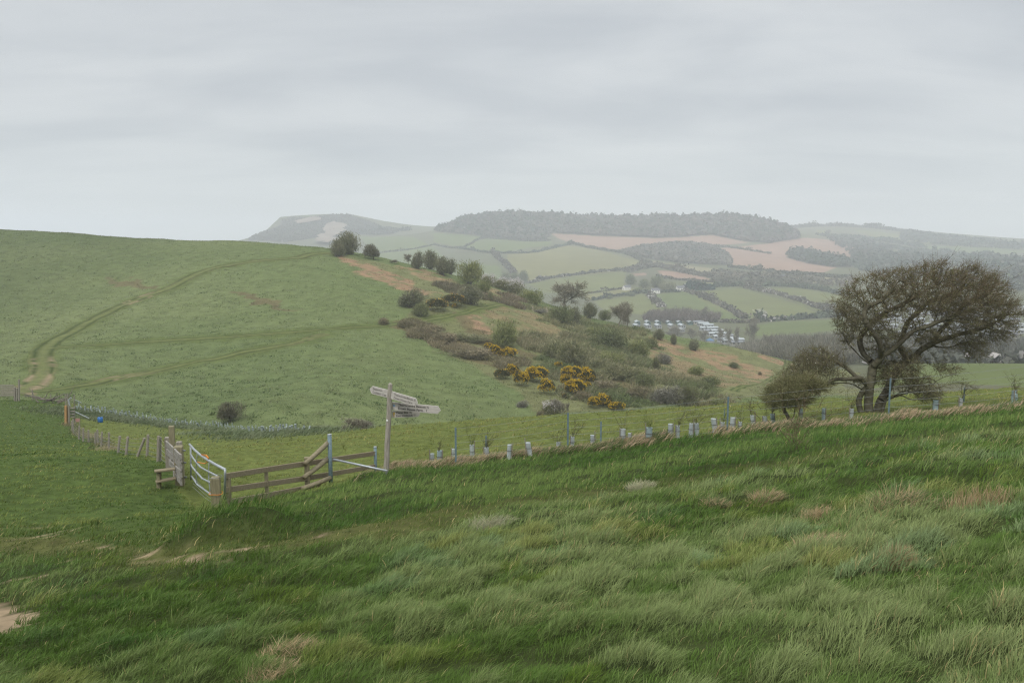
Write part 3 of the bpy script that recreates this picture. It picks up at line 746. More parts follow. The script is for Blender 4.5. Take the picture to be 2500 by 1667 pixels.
# tufted pasture on the opposite hill
def hill_grass(N):
    rng = np.random.default_rng(15)
    Y = 108 + (rng.random(N) ** 1.15) * 235; X = rng.uniform(-.72, .62, N) * Y
    d = np.full(N, 1e9)
    for t, wd in zip(tracks, (2.4, 1.3, 1.6, 1.2)): d = np.minimum(d, dline(t[::3], X, Y) - wd)
    k = d > 0; X, Y, d = X[k], Y[k], d[k]
    Z = hB(X, Y); k = Z > np.where(inA(X, Y), hA(X, Y), -1e9) - .3
    X, Y, Z, d = X[k], Y[k], Z[k], d[k]; n = len(X)
    fl, br, he = zonesB(X, Y)
    tu = fbm(X * .55, Y * .8, 111, 3); big = fbm(X * .03, Y * .03, 112, 3); mid = fbm(X * .12, Y * .15, 113, 3)
    h = (.12 + .42 * np.clip((tu - .35) * 2, 0, 1)) * rng.uniform(.6, 1.3, n) * smooth(0, 3, d + 1)
    w = np.exp(rng.normal(size=n) * .5) * .14; q_ = cells(X, Y, 1.6, 191); h = h * (.6 + .8 * q_[3] * (1.1 - q_[0]))
    la = .2 + rng.normal(size=n) * .6
    t = np.clip((mid - .36) * 2.0 + (tu - .5) * 1.4 + (q_[4] - .5) * 1.0 + (big - .5) * 1.2 + rng.normal(size=n) * .22, 0, 1)
    c = mixc((.06, .102, .027), (.225, .255, .115), t)
    c = c + (mixc((.11, .125, .05), (.235, .205, .115), t) - c) * fl[:, None] * .75
    c = c + (mixc((.33, .225, .145), (.20, .135, .08), rng.random(n)) - c) * (br * (rng.random(n) < .8))[:, None]
    c = c + (mixc((.10, .085, .045), (.15, .125, .07), rng.random(n)) - c) * (he * (rng.random(n) < .8))[:, None]
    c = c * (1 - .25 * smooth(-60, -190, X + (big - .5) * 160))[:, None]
    c *= rng.uniform(.62, 1.38, (n, 1))
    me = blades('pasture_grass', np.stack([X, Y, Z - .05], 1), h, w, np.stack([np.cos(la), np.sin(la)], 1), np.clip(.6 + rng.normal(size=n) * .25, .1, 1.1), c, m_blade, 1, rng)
    tag(link('pasture_grass', me), 'tufted pasture grass and dead bracken over the far hill', None, None, 'stuff')
hill_grass(HILL_N)
# ================================================================== fences, gate, stile, signpost
W_NEW = mat_wood('treated_softwood', (.165, .14, .09), (.285, .24, .16), 5, (.15, 1, 1))
W_POST = mat_wood('treated_post_wood', (.15, .135, .08), (.28, .25, .16), 5, (1, 1, .1))
W_OLD = mat_wood('silvered_wood', (.17, .155, .135), (.40, .375, .335), 6, (.2, 1, 1), blot=(.09, .08, .065))
W_GREY = mat_wood('grey_post_wood', (.15, .135, .11), (.33, .30, .25), 6, (1, 1, .1))
W_LOG = mat_wood('round_log_wood', (.15, .13, .08), (.29, .25, .17), 5, (.3, .3, 1))
W_SIGN = mat_wood('weathered_oak', (.35, .325, .29), (.56, .525, .485), 7, (.12, 1, 1))
W_SPOST = mat_wood('signpost_oak', (.19, .17, .14), (.42, .385, .33), 6, (1, 1, .1))
W_ORANGE = mat_wood('fresh_orange_wood', (.30, .17, .07), (.45, .27, .12), 5, (1, 1, .1))
STEEL_BLUE = mat_plain('blue_coated_steel', (.125, .18, .20), .5, 0.0, .35, .25, 14)
STEEL_GALV = mat_plain('galvanised_steel', (.36, .385, .40), .5, .4, .5, .15, 10)
WIRE = mat_plain('wire', (.20, .21, .21), .5, .4, .4)
m_rope = mat_plain('orange_rope', (.62, .22, .04), .7)
m_letter = mat_plain('dark_lettering', (.025, .024, .022), .9, 0, .05, .3, 30)
m_bluepaint = mat_plain('blue_paint', (.05, .22, .42), .8); m_yellowpaint = mat_plain('yellow_paint', (.60, .40, .03), .8)
W_DARKEND = mat_plain('dark_end_grain', (.06, .05, .035), .9)

def G(px, py): return Vector(hit(px, py, hA0, y1=150, n=900))
def P3(px, py, Y): return Vector(pt(px, py, Y))
def on_plane(px, py, P, Q):
    """where the line of sight meets the upright plane through P and Q"""
    d = ray(px, py); nx, ny = -(Q[1] - P[1]), Q[0] - P[0]
    t = (nx * P[0] + ny * P[1]) / (nx * d[0] + ny * d[1])
    return Vector(d * t)
def square_post(base, top, w, mat, name='post', parent=None, origin=None, cap=.05, d=None):
    """a square post with a weathered (pyramid) top"""
    b, t = Vector(base), Vector(top); o = Vector(origin) if origin is not None else Vector((0, 0, 0))
    m = MB(); up = (t - b); Lh = up.length; up.normalize()
    x = Vector((1, .25, 0)); x = (x - up * x.dot(up)).normalized(); y = up.cross(x); d = d or w
    V = []; b = b - up * .3
    def ring(p, s): return [p + x * (sx * w * s / 2) + y * (sy * d * s / 2) for sx, sy in ((-1, -1), (1, -1), (1, 1), (-1, 1))]
    rings = [ring(b, 1), ring(t - up * cap, 1), ring(t - up * cap * .3, .86), ring(t, .45)]
    V = [tuple(v - o) for r in rings for v in r]; Fs = []
    for i in range(3):
        for j in range(4): Fs.append([i * 4 + j, i * 4 + (j + 1) % 4, i * 4 + 4 + (j + 1) % 4, i * 4 + 4 + j])
    Fs.append([12, 13, 14, 15]); Fs.append([3, 2, 1, 0])
    m.add(V, Fs); return m.build(name, mat, parent)

# ---- bent tubular gate between two square posts
hinge = G(440, 1181); latch = G(529, 1242)
gp1 = thing('gate_post', 'thick square greenish gate post between plank stile and bent metal gate', 'post', hinge, 0, 'gate posts')
square_post((0, 0, 0), (0, 0, (1181 - 1083) * hinge.y / F), .29, W_POST, 'post_shaft', gp1, None, .03)
for zz in (.25, .78, 1.22): hb_ = MB(); hb_.box((.2, -.02, zz), (.12, .05, .06)); hb_.build('hinge', WIRE, gp1)
gp2 = thing('gate_post', 'square gate post with chamfered top and orange twine joining metal gate to rail fence', 'post', latch, 0, 'gate posts')
square_post((0, 0, 0), (0, 0, (1242 - 1158) * latch.y / F), .23, W_POST, 'post_shaft', gp2, None, .06)
tw = MB(); tw.tube([(.125 * math.cos(a) * 1.35, .125 * math.sin(a) * 1.35, .42 + .01 * math.sin(3 * a)) for a in np.linspace(0, 2 * PI, 25)], .008, 6); tw.build('twine', m_rope, gp2)
wr = MB(); wr.tube([(.125 * math.cos(a) * 1.35, .125 * math.sin(a) * 1.35, .86) for a in np.linspace(0, 2 * PI, 25)], .006, 6); wr.build('wire_loop', WIRE, gp2)
Zm = lambda x, y: (370 + .1488 * x, 1020 + .1488 * y)
g_p, g_q = hinge + Vector((.25, -.05, 0)), latch + Vector((.02, .22, 0))
gate = thing('field_gate', 'dented silver tubular field gate hanging between two square posts', 'gate', g_p)
def gpt(x, y): return on_plane(*Zm(x, y), g_p, g_q) - g_p
for i, pts in enumerate([[(622, 432), (700, 520), (790, 600), (900, 675), (1050, 765), (1205, 845)], [(640, 592), (690, 670), (740, 735), (800, 805), (900, 862), (1000, 912), (1095, 965)],
                         [(640, 742), (660, 795), (730, 880), (830, 992), (950, 1052), (1085, 1115)], [(650, 950), (690, 1000), (750, 1092), (850, 1165), (960, 1245), (1085, 1325)]]):
    m = MB(); m.tube([gpt(*q) for q in pts], .036 if i == 0 else .026, 10); m.build('rail', STEEL_GALV, gate, True)
for pts in ([(640, 460), (645, 750), (648, 1010)], [(1205, 845), (1207, 930), (1200, 1330)]):
    m = MB(); m.tube([gpt(*q) for q in pts], .028, 10); m.build('end_upright', STEEL_GALV, gate, True)
for pts in ([(752, 580), (735, 740), (728, 890), (742, 1080)], [(945, 720), (935, 880), (940, 1040), (965, 1250)]):
    m = MB(); m.tube([gpt(*q) for q in pts], .014, 8); m.build('brace_strap', STEEL_GALV, gate, True)
m = MB()
for y0, y1 in ((1020, 1330), (1110, 1400), (1170, 1450)): m.tube([gpt(690 - (y0 - 1020) * .1, y0 - 40), gpt(880, (y0 + y1) / 2), gpt(1090, y1)], .005, 5)
m.build('wire_mesh', WIRE, gate)
m = MB()
m.tube([gpt(740, 725) + Vector((0, .05, 0)), gpt(800, 735), gpt(880, 750), gpt(925, 710), gpt(940, 660), gpt(900, 610), gpt(820, 597), gpt(860, 640), gpt(905, 700), gpt(935, 668), gpt(890, 618), gpt(830, 605)], .014, 7)
tag(m.build('rope', m_rope, None, True, g_p), 'coil of bright orange rope tied to the bent gate', 'rope')

# ---- plank stile with two steps
s_q = Vector(pt(404, 1148, 31.0)); s_q.z = gz(s_q.x, s_q.y, hA)
s_p = hinge + Vector((-.14, -.02, 0))
stile = thing('plank_stile', 'weathered silver plank stile with two wooden steps beside thick gate post', 'stile', hinge + Vector((-.3, .1, 0)))
so = stile.location
for i, (a, b, hh) in enumerate([((232, 410), (488, 665), .24), ((238, 540), (490, 775), .25), ((295, 725), (490, 925), .25), ((365, 905), (490, 1050), .22)]):
    pa = on_plane(*Zm(*a), s_p, s_q) - so; pb = on_plane(*Zm(*b), s_p, s_q) - so
    m = MB(); n = 9; rng_ = random.Random(i)
    d = (pb - pa).normalized(); nrm = d.cross(Vector((0, 0, 1))).normalized()
    top = []; V = []; Fs = []
    for k in range(n):
        c = pa.lerp(pb, k / (n - 1)); h1 = hh / 2 * rng_.uniform(.75, 1.1); h2 = hh / 2 * rng_.uniform(.75, 1.1)
        for sx in (-.03, .03):
            V += [tuple(c + nrm * sx + Vector((0, 0, h1))), tuple(c + nrm * sx - Vector((0, 0, h2)))]
    for k in range(n - 1):
        a0, b0 = k * 4, k * 4 + 4
        Fs += [[a0, a0 + 1, b0 + 1, b0], [a0 + 2, b0 + 2, b0 + 3, a0 + 3], [a0, b0, b0 + 2, a0 + 2], [a0 + 1, a0 + 3, b0 + 3, b0 + 1]]
    Fs += [[0, 2, 3, 1], [(n - 1) * 4, (n - 1) * 4 + 1, (n - 1) * 4 + 3, (n - 1) * 4 + 2]]
    m.add(V, Fs); m.build('plank', W_OLD, stile)
def vpost(px, top, base, Y, w, mat, name, parent, o):
    b = P3(px, base, Y); t = P3(px, top, Y); t.x = b.x; t.y = b.y
    b.z = min(b.z, gz(b.x, b.y, hA))
    return square_post(b, t, w, mat, name, parent, o, .03)
vpost(413, 1066, 1150, 30.2, .2, W_GREY, 'stile_post', stile, so)
vpost(441, 1077, 1160, 28.6, .2, W_GREY, 'stile_post', stile, so)
vpost(424, 1039, 1150, 29.4, .19, W_POST, 'tall_handhold_post', stile, so)
sy_ = G(388, 1192).y
for (xa, ya), (xb, yb) in (((377, 1150), (428, 1144)), ((380, 1176), (430, 1166))):
    m = MB(); m.beam(P3(xa, ya, sy_) - so, P3(xb, yb, sy_ + .3) - so, .24, .065); m.build('step', W_NEW, stile)
m = MB(); m.beam(P3(388, 1153, sy_ + .1) - so, P3(388, 1200, sy_ + .1) - so, .13, .13); m.build('step_leg', W_POST, stile)

# ---- three-rail fence from the latch post to the short blue post
b2 = Vector(pt(917, 1146, 25.9)); b2.z = gz(b2.x, b2.y, hA)
rf = thing('rail_fence', 'brown three rail wooden fence running from gate post to blue posts', 'fence', latch + Vector((.3, .1, 0)))
ro = rf.location; rp = latch + Vector((0, .1, 0))
rails = [[(549, 1162), (650, 1146), (748, 1131), (916, 1106)], [(549, 1196), (650, 1181), (742, 1168), (916, 1138)], [(551, 1226), (650, 1209), (740, 1192), (780, 1186)]]
for r_ in rails:
    for k in range(len(r_) - 1):
        m = MB(); a = on_plane(*r_[k], rp, b2) - ro; b = on_plane(*r_[k + 1], rp, b2) - ro
        m.beam(a, b + (b - a).normalized() * .0, .045, .15); m.build('rail', W_NEW, rf)
def fpost(px, top, base, mat, w):
    b = on_plane(px, base, rp, b2); b.y += .09; t = on_plane(px, top, rp, b2); t = Vector((b.x, b.y, t.z))
    b.z = min(b.z, gz(b.x, b.y, hA)); square_post(b, t, w, mat, 'post', rf, ro, .03)
fpost(556, 1166, 1240, W_POST, .14); fpost(749, 1116, 1192, W_POST, .15); fpost(650, 1147, 1222, W_POST, .1)

# ---- blue strainer post with three log braces and a steel strut
def round_post(px, top, base, Y, r, lab, grp):
    b = P3(px, base, Y); b.z = min(b.z, gz(b.x, b.y, hA)); t = P3(px, top, Y)
    o = thing('steel_post', lab, 'post', b, 0, grp); h = t.z - b.z
    m = MB(); m.tube([(0, 0, -.3), (0, 0, h)], r, 18); m.build('tube', STEEL_BLUE, o, True)
    m = MB(); m.tube([(0, 0, h), (0, 0, h + .012), (0, 0, h + .02)], [r * 1.08, r * 1.08, r * .9], 18); m.build('cap', STEEL_GALV, o, True)
    for k in range(5): m = MB(); m.tube([(0, 0, h * (.2 + .16 * k)), (0, 0, h * (.2 + .16 * k) + .006)], r * 1.03, 18); m.build('wire_wrap', WIRE, o)
    return o
SY = on_plane(808, 1150, rp, b2).y - .4
st = round_post(808, 1061, 1190, SY, .062, 'tall blue steel strainer post with log rails slotted against it', 'blue steel posts')
round_post(917, 1091, 1146, 25.9, .052, 'short blue steel post where the wooden rails end', 'blue steel posts')
for i, ((xa, ya), (xb, yb), r, lab) in enumerate([((803, 1078), (744, 1132), .072, 'uppermost slanting round log'), ((802, 1118), (742, 1165), .072, 'middle slanting round log'), ((806, 1166), (738, 1192), .07, 'lowest slanting round log')]):
    a = P3(xa, ya, SY + .05 if i < 2 else SY - .12); b = P3(xb, yb, on_plane(xb, yb, rp, b2).y - (.22 if i < 2 else .3))
    m = MB(); m.tube([(0, 0, 0)] + [tuple((b - a) * t + Vector((0, 0, -.015 * math.sin(PI * t)))) for t in (.33, .66, 1)], [r, r * 1.03, r * .98, r], 14)
    tag(m.build('log_rail', W_LOG, None, True, a), lab + ' leaning on the blue strainer post', 'log', 'log rails at the blue post')
a = P3(814, 1121, SY); b = P3(944, 1149, SY - .8)
strut = thing('steel_strut', 'thin pale steel strut sloping from blue post down to the grass', 'strut', a)
m = MB(); m.tube([(0, 0, 0), tuple(b - a)], .032, 12); m.build('strut_tube', STEEL_GALV, strut, True)
m = MB(); m.beam(b - a + Vector((0, 0, .02)), b - a - Vector((0, 0, .35)), .07, .07); m.build('anchor_foot', WIRE, strut)

# ---- fingerpost
sb = Vector(pt(942, 1150, 24.5)); sb.z = gz(sb.x, sb.y, hA)
stop = P3(953, 935, 24.5)
sign = thing('signpost', 'leaning wooden footpath signpost with four pointed direction boards', 'signpost', sb)
rel = lambda v: Vector(v) - sb
m = MB(); ax = rel(stop); n = 7
m.tube([rel(sb) - ax * .1] + [ax * (k / 6) + Vector((.008 * math.sin(k * 2.1), 0, 0)) for k in range(6)] + [ax * .985, ax], [.092, .09, .086, .083, .081, .079, .078, .07, .035], 8)
m.build('post', W_SPOST, sign)
def font_mesh(txt, size):
    cu = bpy.data.curves.new('lettering', 'FONT'); cu.body = txt; cu.size = size; cu.offset = size * .012; cu.extrude = .0012; cu.resolution_u = 3
    o = bpy.data.objects.new('lettering', cu); COL.objects.link(o)
    bpy.context.view_layer.update()
    me = bpy.data.meshes.new_from_object(o.evaluated_get(bpy.context.evaluated_depsgraph_get())); me.name = 'lettering'
    bpy.data.objects.remove(o); bpy.data.curves.remove(cu)
    return me
def arm(Lp, Rp, hh, tip, lines, lab, mark=None, text_x=.12, faded=False, tscale=1.0):
    """a pointed board from Lp (left end) to Rp (right end); tip 'l' or 'r'"""
    Lp, Rp = rel(Lp), rel(Rp); X = Rp - Lp; Ln = X.length; X.normalize()
    Yv = Vector((0, 0, 1)); Yv = (Yv - X * Yv.dot(X)).normalized(); Zv = X.cross(Yv)
    if Zv.y > 0: Zv = -Zv
    Zv = X.cross(Yv)                      # towards the viewer
    M = Matrix((X, Yv, Zv)).transposed().to_4x4(); M.translation = Lp
    pl = hh * .36
    if tip == 'r': out = [(0, -hh / 2), (Ln - pl, -hh / 2), (Ln, -hh * .05), (Ln - pl, hh / 2), (0, hh / 2)]
    else: out = [(pl, -hh / 2), (Ln, -hh / 2), (Ln, hh / 2), (pl, hh / 2), (0, hh * .05)]
    n = len(out); mb = MB()
    V = [(x, y, .018) for x, y in out] + [(x, y, -.018) for x, y in out]
    mb.add(V, [list(range(n)), list(range(2 * n - 1, n - 1, -1))] + [[i, i + n, (i + 1) % n + n, (i + 1) % n] for i in range(n)])
    o = mb.build('direction_board', W_SIGN, sign); o.matrix_local = M; o['label'] = lab
    for k, t in enumerate(lines):
        me = font_mesh(t, hh * .42 * tscale); me.materials.append(m_faded if faded else m_letter)
        xs = [v.co.x for v in me.vertices]; wd = max(xs) - min(xs); av = Ln - text_x - pl * .9
        f = min(1.0, av / wd)
        lt = link('lettering', me, o); lt.location = (text_x + (pl * .6 if tip == 'l' else 0), hh * (.09 if k == 0 else -.36), .0195); lt.scale = (f, 1, 1)
    if mark == 'blue':
        mb = MB(); c = (.07, .02)
        for q in range(5):
            a = q * 2 * PI / 5 + .3; a2 = a + PI / 2
            mb.add([(c[0] + .012 * math.cos(a2), c[1] + .012 * math.sin(a2), .0215), (c[0] - .012 * math.cos(a2), c[1] - .012 * math.sin(a2), .0215), (c[0] + .062 * math.cos(a), c[1] + .062 * math.sin(a), .0215 + .0004 * q)], [[0, 1, 2]])
        mb.build('waymark', m_bluepaint, o)
    if mark == 'yellow':
        mb = MB(); x0 = .06
        mb.add([(x0 - .012, -.08, .0215), (x0 + .012, -.08, .0215), (x0 + .012, .01, .0215), (x0 - .012, .01, .0215)], [[0, 1, 2, 3]])
        mb.add([(x0 - .04, .01, .0217), (x0 + .04, .01, .0217), (x0, .08, .0217)], [[0, 1, 2]])
        mb.build('waymark', m_yellowpaint, o)
m_faded = mat_plain('faded_lettering', (.13, .12, .11), .9, 0, .05, .3, 30)
k_ = 24.5 / F
arm(P3(903, 950, 24.75), P3(947, 961, 24.5), 19.5 * k_, 'l', ['Seatown', 'Golden Cap'], 'faded board pointing the opposite way from the others', None, .06, True)
arm(P3(956, 964, 24.42), P3(1020, 983, 24.0), 19 * k_, 'r', ['Thorncombe Beacon \u00bd', 'Down House Farm   1'], 'top board with faded lettering tilted down', None, .1, True)
arm(P3(957, 990.5, 24.62), P3(1076, 1001, 24.45), 19.5 * k_, 'r', ['Thorncombe Beacon \u00bd', 'Down House Farm   1'], 'longest board with dark lettering and a blue mark', 'blue', .2)
arm(P3(957, 1011, 24.66), P3(1026, 1009, 24.9), 17 * k_, 'r', ['Camp Site  \u00bd', 'East Chideock  1'], 'lowest board with dark lettering and a yellow mark', 'yellow', .13)
m = MB(); m.beam(ax * .60 + Vector((-.06, -.075, 0)), ax * .60 + Vector((.0, -.095, .0)), .01, .05, None, .002); m.build('white_plate', mat_plain('white_plastic', (.75, .75, .72)), sign)

# ---- post and wire fence down the field edge
Z5 = lambda x, y: (.2551 * x, 850 + .2551 * y)
wf = [(690, 690, 690, 795), (705, 672, 702, 810), (765, 735, 755, 870), (803, 757, 796, 895), (850, 775, 848, 900), (916, 800, 913, 915), (937, 772, 935, 915), (983, 792, 968, 955), (1049, 798, 1040, 975),
      (1152, 833, 1130, 1000), (1230, 838, 1206, 1025), (1392, 853, 1315, 1035), (1425, 818, 1406, 1035), (1526, 828, 1512, 1085), (1541, 840, 1532, 1075)]
b0 = G(*Z5(690, 800))
wfence = thing('wire_fence', 'old post and wire fence with leaning posts along the field edge', 'fence', b0)
tops = []
for xt, yt, xb, yb in wf:
    b = G(*Z5(xb, yb)); s = b.y / F; t = b + Vector(((Z5(xt, 0)[0] - Z5(xb, 0)[0]) * s, .05, (yb - yt) * .2551 * s))
    up = (t - b); m = MB(); bb = b - b0
    m.tube([bb - up * .2, bb + up * .4, bb + up * .97, bb + up], [.062, .06, .058, .045], 9); m.build('post', W_GREY, wfence)
    tops.append((bb, up))
ordr = [i for i in range(len(tops)) if i not in (11, 13, 5)]
for fr in (.93, .72, .5, .3, .12):
    m = MB(); pts = []
    for a_, b_ in zip(ordr[:-1], ordr[1:]):
        p, q = tops[a_][0] + tops[a_][1] * fr, tops[b_][0] + tops[b_][1] * fr
        for t in (0, .25, .5, .75): pts.append(p.lerp(q, t) - Vector((0, 0, .1 * math.sin(PI * t) * (1 if fr > .6 else .4))))
    pts.append(tops[ordr[-1]][0] + tops[ordr[-1]][1] * fr); pts.append(s_q - b0 + Vector((0, 0, fr)))
    m.tube(pts, .007, 5); m.build('wire', W_GREY if fr > .6 else WIRE, wfence)
m = MB(); m.tube([tops[ordr[0]][0] + Vector((0, 0, .02)), tops[ordr[0]][0] + Vector((0, 0, .03))], .01, 5)
# ---- blue steel post and wire fence along the bank
bf = [(1113, 1039, 1138), (1386, 1003, 1101), (1775, 965, 1061), (2169, 920, 1019), (2560, 880, 985)]
back = [(1184, 1063, 1122), (1477, 1029, 1088), (1787, 1002, 1032), (2398, 943, 980)]
bfo = Vector(G(1113, 1138)); bfence = thing('steel_fence', 'light fence of slim blue steel posts and wires above dry grass', 'fence', bfo)
bt = []
def blue_T(b, h):
    m = MB(); m.box((b.x, b.y, b.z + h / 2 - .15), (.055, .012, h + .3), None, None, .002); m.box((b.x, b.y + .022, b.z + h / 2 - .15), (.012, .032, h + .3), None, None, .002); m.build('post', STEEL_BLUE, bfence)
for px, t, b in bf:
    g = G(px, b); h = (b - t) * g.y / F; blue_T(g - bfo, h); bt.append((g - bfo, h))
for px, t, b in back:
    g = G(px, b); g.y += 1.2; g.z = gz(g.x, g.y, hA); blue_T(g - bfo, (b - t) * g.y / F)
for fr in (.97, .78, .6, .42, .26, .12):
    m = MB(); pts = []
    for (p, h), (q, h2) in zip(bt[:-1], bt[1:]):
        for t in (0, .2, .4, .6, .8): pts.append((p + Vector((0, 0, h * fr))).lerp(q + Vector((0, 0, h2 * fr)), t) - Vector((0, 0, .05 * math.sin(PI * t))))
    pts.append(bt[-1][0] + Vector((0, 0, bt[-1][1] * fr))); m.tube(pts, .0035, 4); m.build('wire', WIRE, bfence)
m = MB()
for (p, h), (q, h2) in zip(bt[:-1], bt[1:]):
    n = int((q - p).length / .45)
    for k in range(1, n):
        c = p.lerp(q, k / n); hh = h + (h2 - h) * k / n; m.tube([c + Vector((0, 0, .05)), c + Vector((0, 0, hh * .78))], .002, 3, None, False)
m.build('netting', WIRE, bfence)

# ---- tree guards along the fence
guards = [(1056, 1113, 1134, 9, 0), (1073, 1106, 1132, 11, 1), (1107, 1101, 1120, 6, 0), (1153, 1091, 1120, 10, 1), (1189, 1099, 1120, 10, 1), (1242, 1092, 1118, 9, 0), (1294, 1087, 1109, 11, 0), (1363, 1086, 1098, 9, 1), (1397, 1072, 1095, 8, 1), (1447, 1068, 1088, 9, 0),
          (1520, 1053, 1084, 11, 1), (1536, 1064, 1080, 7, 0), (1584, 1050, 1075, 14, 1), (1636, 1041, 1068, 10, 0), (1655, 1046, 1067, 8, 1), (1686, 1040, 1064, 9, 1), (1702, 1040, 1060, 10, 1), (1746, 1028, 1053, 11, 0), (1763, 1036, 1053, 9, 1),
          (1786, 1025, 1054, 10, 0), (1806, 1036, 1049, 7, 1), (1840, 1020, 1041, 9, 1), (1871, 1023, 1042, 9, 1), (1888, 1016, 1035, 8, 1), (1956, 1003, 1023, 7, 0), (2010, 1003, 1022, 7, 0), (2078, 1004, 1019, 8, 1), (2283, 983, 998, 11, 0), (2345, 978, 990, 7, 1), (2473, 960, 978, 9, 1), (2482, 969, 979, 7, 0)]
g_labels = ['pale tree guard with stake, first of the row after the signpost', 'pair-width blue grey tree guard with twiggy sapling near the signpost', 'narrow tree guard hidden behind the first slim blue fence post', 'upright pale tree guard with leafy sapling between first two blue posts', 'tree guard standing beside a short blue post with a sapling',
            'faded tree guard sunk in green and dry grass', 'tilted pale tree guard alone in front of the open field', 'low faded tree guard with tall thin sapling near second blue post', 'narrow tree guard just past the second blue fence post', 'tree guard on its own before the short second-row blue post',
            'tall pale tree guard just past a short blue post, sapling above', 'dull stained tree guard almost buried in pink dry grass', 'widest blue tree guard with a bushy sapling on top', 'grey streaked tree guard with no sapling, tallest of its pair', 'short tree guard with thin sapling next to a grey streaked one',
            'pale tree guard with a lacy sapling, left one of a close pair', 'greener tree guard with sapling, right one of a close pair', 'tilted whitish tree guard left of the third tall blue post', 'low tree guard with leafy green sapling touching the third blue post', 'bluish tree guard just past the third tall blue post', 'tiny pale tree guard half hidden by dry grass past the third blue post',
            'tree guard with bare sapling between blue post and leaning hawthorn', 'low tree guard left of the bluest one by the leaning hawthorn', 'bright blue tree guard close to the leaning hawthorn stem', 'blue tree guard with stake under the left lobe of the big tree', 'blue tree guard midway under the low branches of the big tree', 'tree guard with sprouting sapling by the big tree trunk',
            'wide pale blue tree guard on the open rise past the big tree', 'small tree guard far along the rise near a slim blue post', 'blue tree guard with dark sapling, last along the rise', 'lowest blue tree guard leaning beside the last one on the rise']
m_guard = mat_plain('tree_guard_plastic', (.41, .45, .45), .6, 0, .3, .25, 5)
m_guardb = mat_plain('blue_guard_plastic', (.29, .37, .385), .6, 0, .35, .25, 5)
m_twig = mat_attr('sapling_twig', rough=.8, spec=.1)
for i, ((px, t, b, wpx, sap), lab) in enumerate(zip(guards, g_labels)):
    rng_ = np.random.default_rng(300 + i)
    g = G(px, b + 3); s = g.y / F; h = (b + 3 - t) * s + .1; r = max(.05, wpx * s / 2 * 1.1)
    o = thing('tree_guard', lab, 'tree guard', g, 0, 'tree guards along the fence')
    tilt = -.16 if 'tilted' in lab or 'leaning' in lab else rng_.normal() * .03
    m = MB(); n = 16; V = []; Fs = []
    for zz, rr in ((-.15, 1), (h * .5, 1.02), (h - .015, 1), (h, 1.08), (h, .95), (h - .06, .93)):
        for k in range(n):
            a = 2 * PI * k / n; V.append((r * rr * math.cos(a) + tilt * zz, r * rr * math.sin(a), zz))
    for q in range(5):
        for k in range(n): Fs.append([q * n + k, q * n + (k + 1) % n, q * n + n + (k + 1) % n, q * n + n + k])
    m.add(V, Fs); m.build('tube', m_guardb if 'blue' in lab.split('tree guard')[0] else m_guard, o, True)
    side = 1 if i % 2 else -1
    m = MB(); m.beam((side * (r + .02), -.01, -.2), (side * (r + .02) + tilt * h, -.01, h + .04 + .1 * (i % 3 == 0)), .028, .028, None, .004); m.build('stake', W_GREY, o)
    m = MB(); m.tube([((r + .03) * math.cos(a) + tilt * h * .6, (r + .03) * math.sin(a), h * .6) for a in np.linspace(0, 2 * PI, 13)], .008, 4, None, False); m.build('cable_tie', W_DARKEND, o)
    if sap:
        A = []; B = []; W_ = []
        for k in range(int(rng_.integers(4, 9))):
            p = np.array([rng_.normal() * r * .3 + tilt * h, rng_.normal() * r * .3, h - .05]); d = np.array([rng_.normal() * .35 + .1, rng_.normal() * .35, 1.0])
            seg = rng_.uniform(.08, .17) * (1.25 if 'tall' in lab or 'lacy' in lab else 1)
            for q in range(4):
                e = p + d * seg * rng_.uniform(.7, 1.2); A.append(p); B.append(e); W_.append(.012 - .002 * q)
                for z_ in range(3):
                    f = e + np.array([rng_.normal() * .09 + .03, rng_.normal() * .09, .05 + abs(rng_.normal()) * .05]); A.append(e); B.append(f); W_.append(.007)
                p = e; d = d + rng_.normal(size=3) * .25
        V, Fq = ribbons(np.array(A), np.array(B), np.array(W_) * 1.3, np.array(W_) * .8, rng_)
        c = np.tile([.10, .095, .05], (len(V), 1)) if 'leafy' not in lab and 'bushy' not in lab else np.tile([.13, .15, .05], (len(V), 1))
        link('sapling', mesh_np('sapling', V, [Fq], c, m_twig), o)

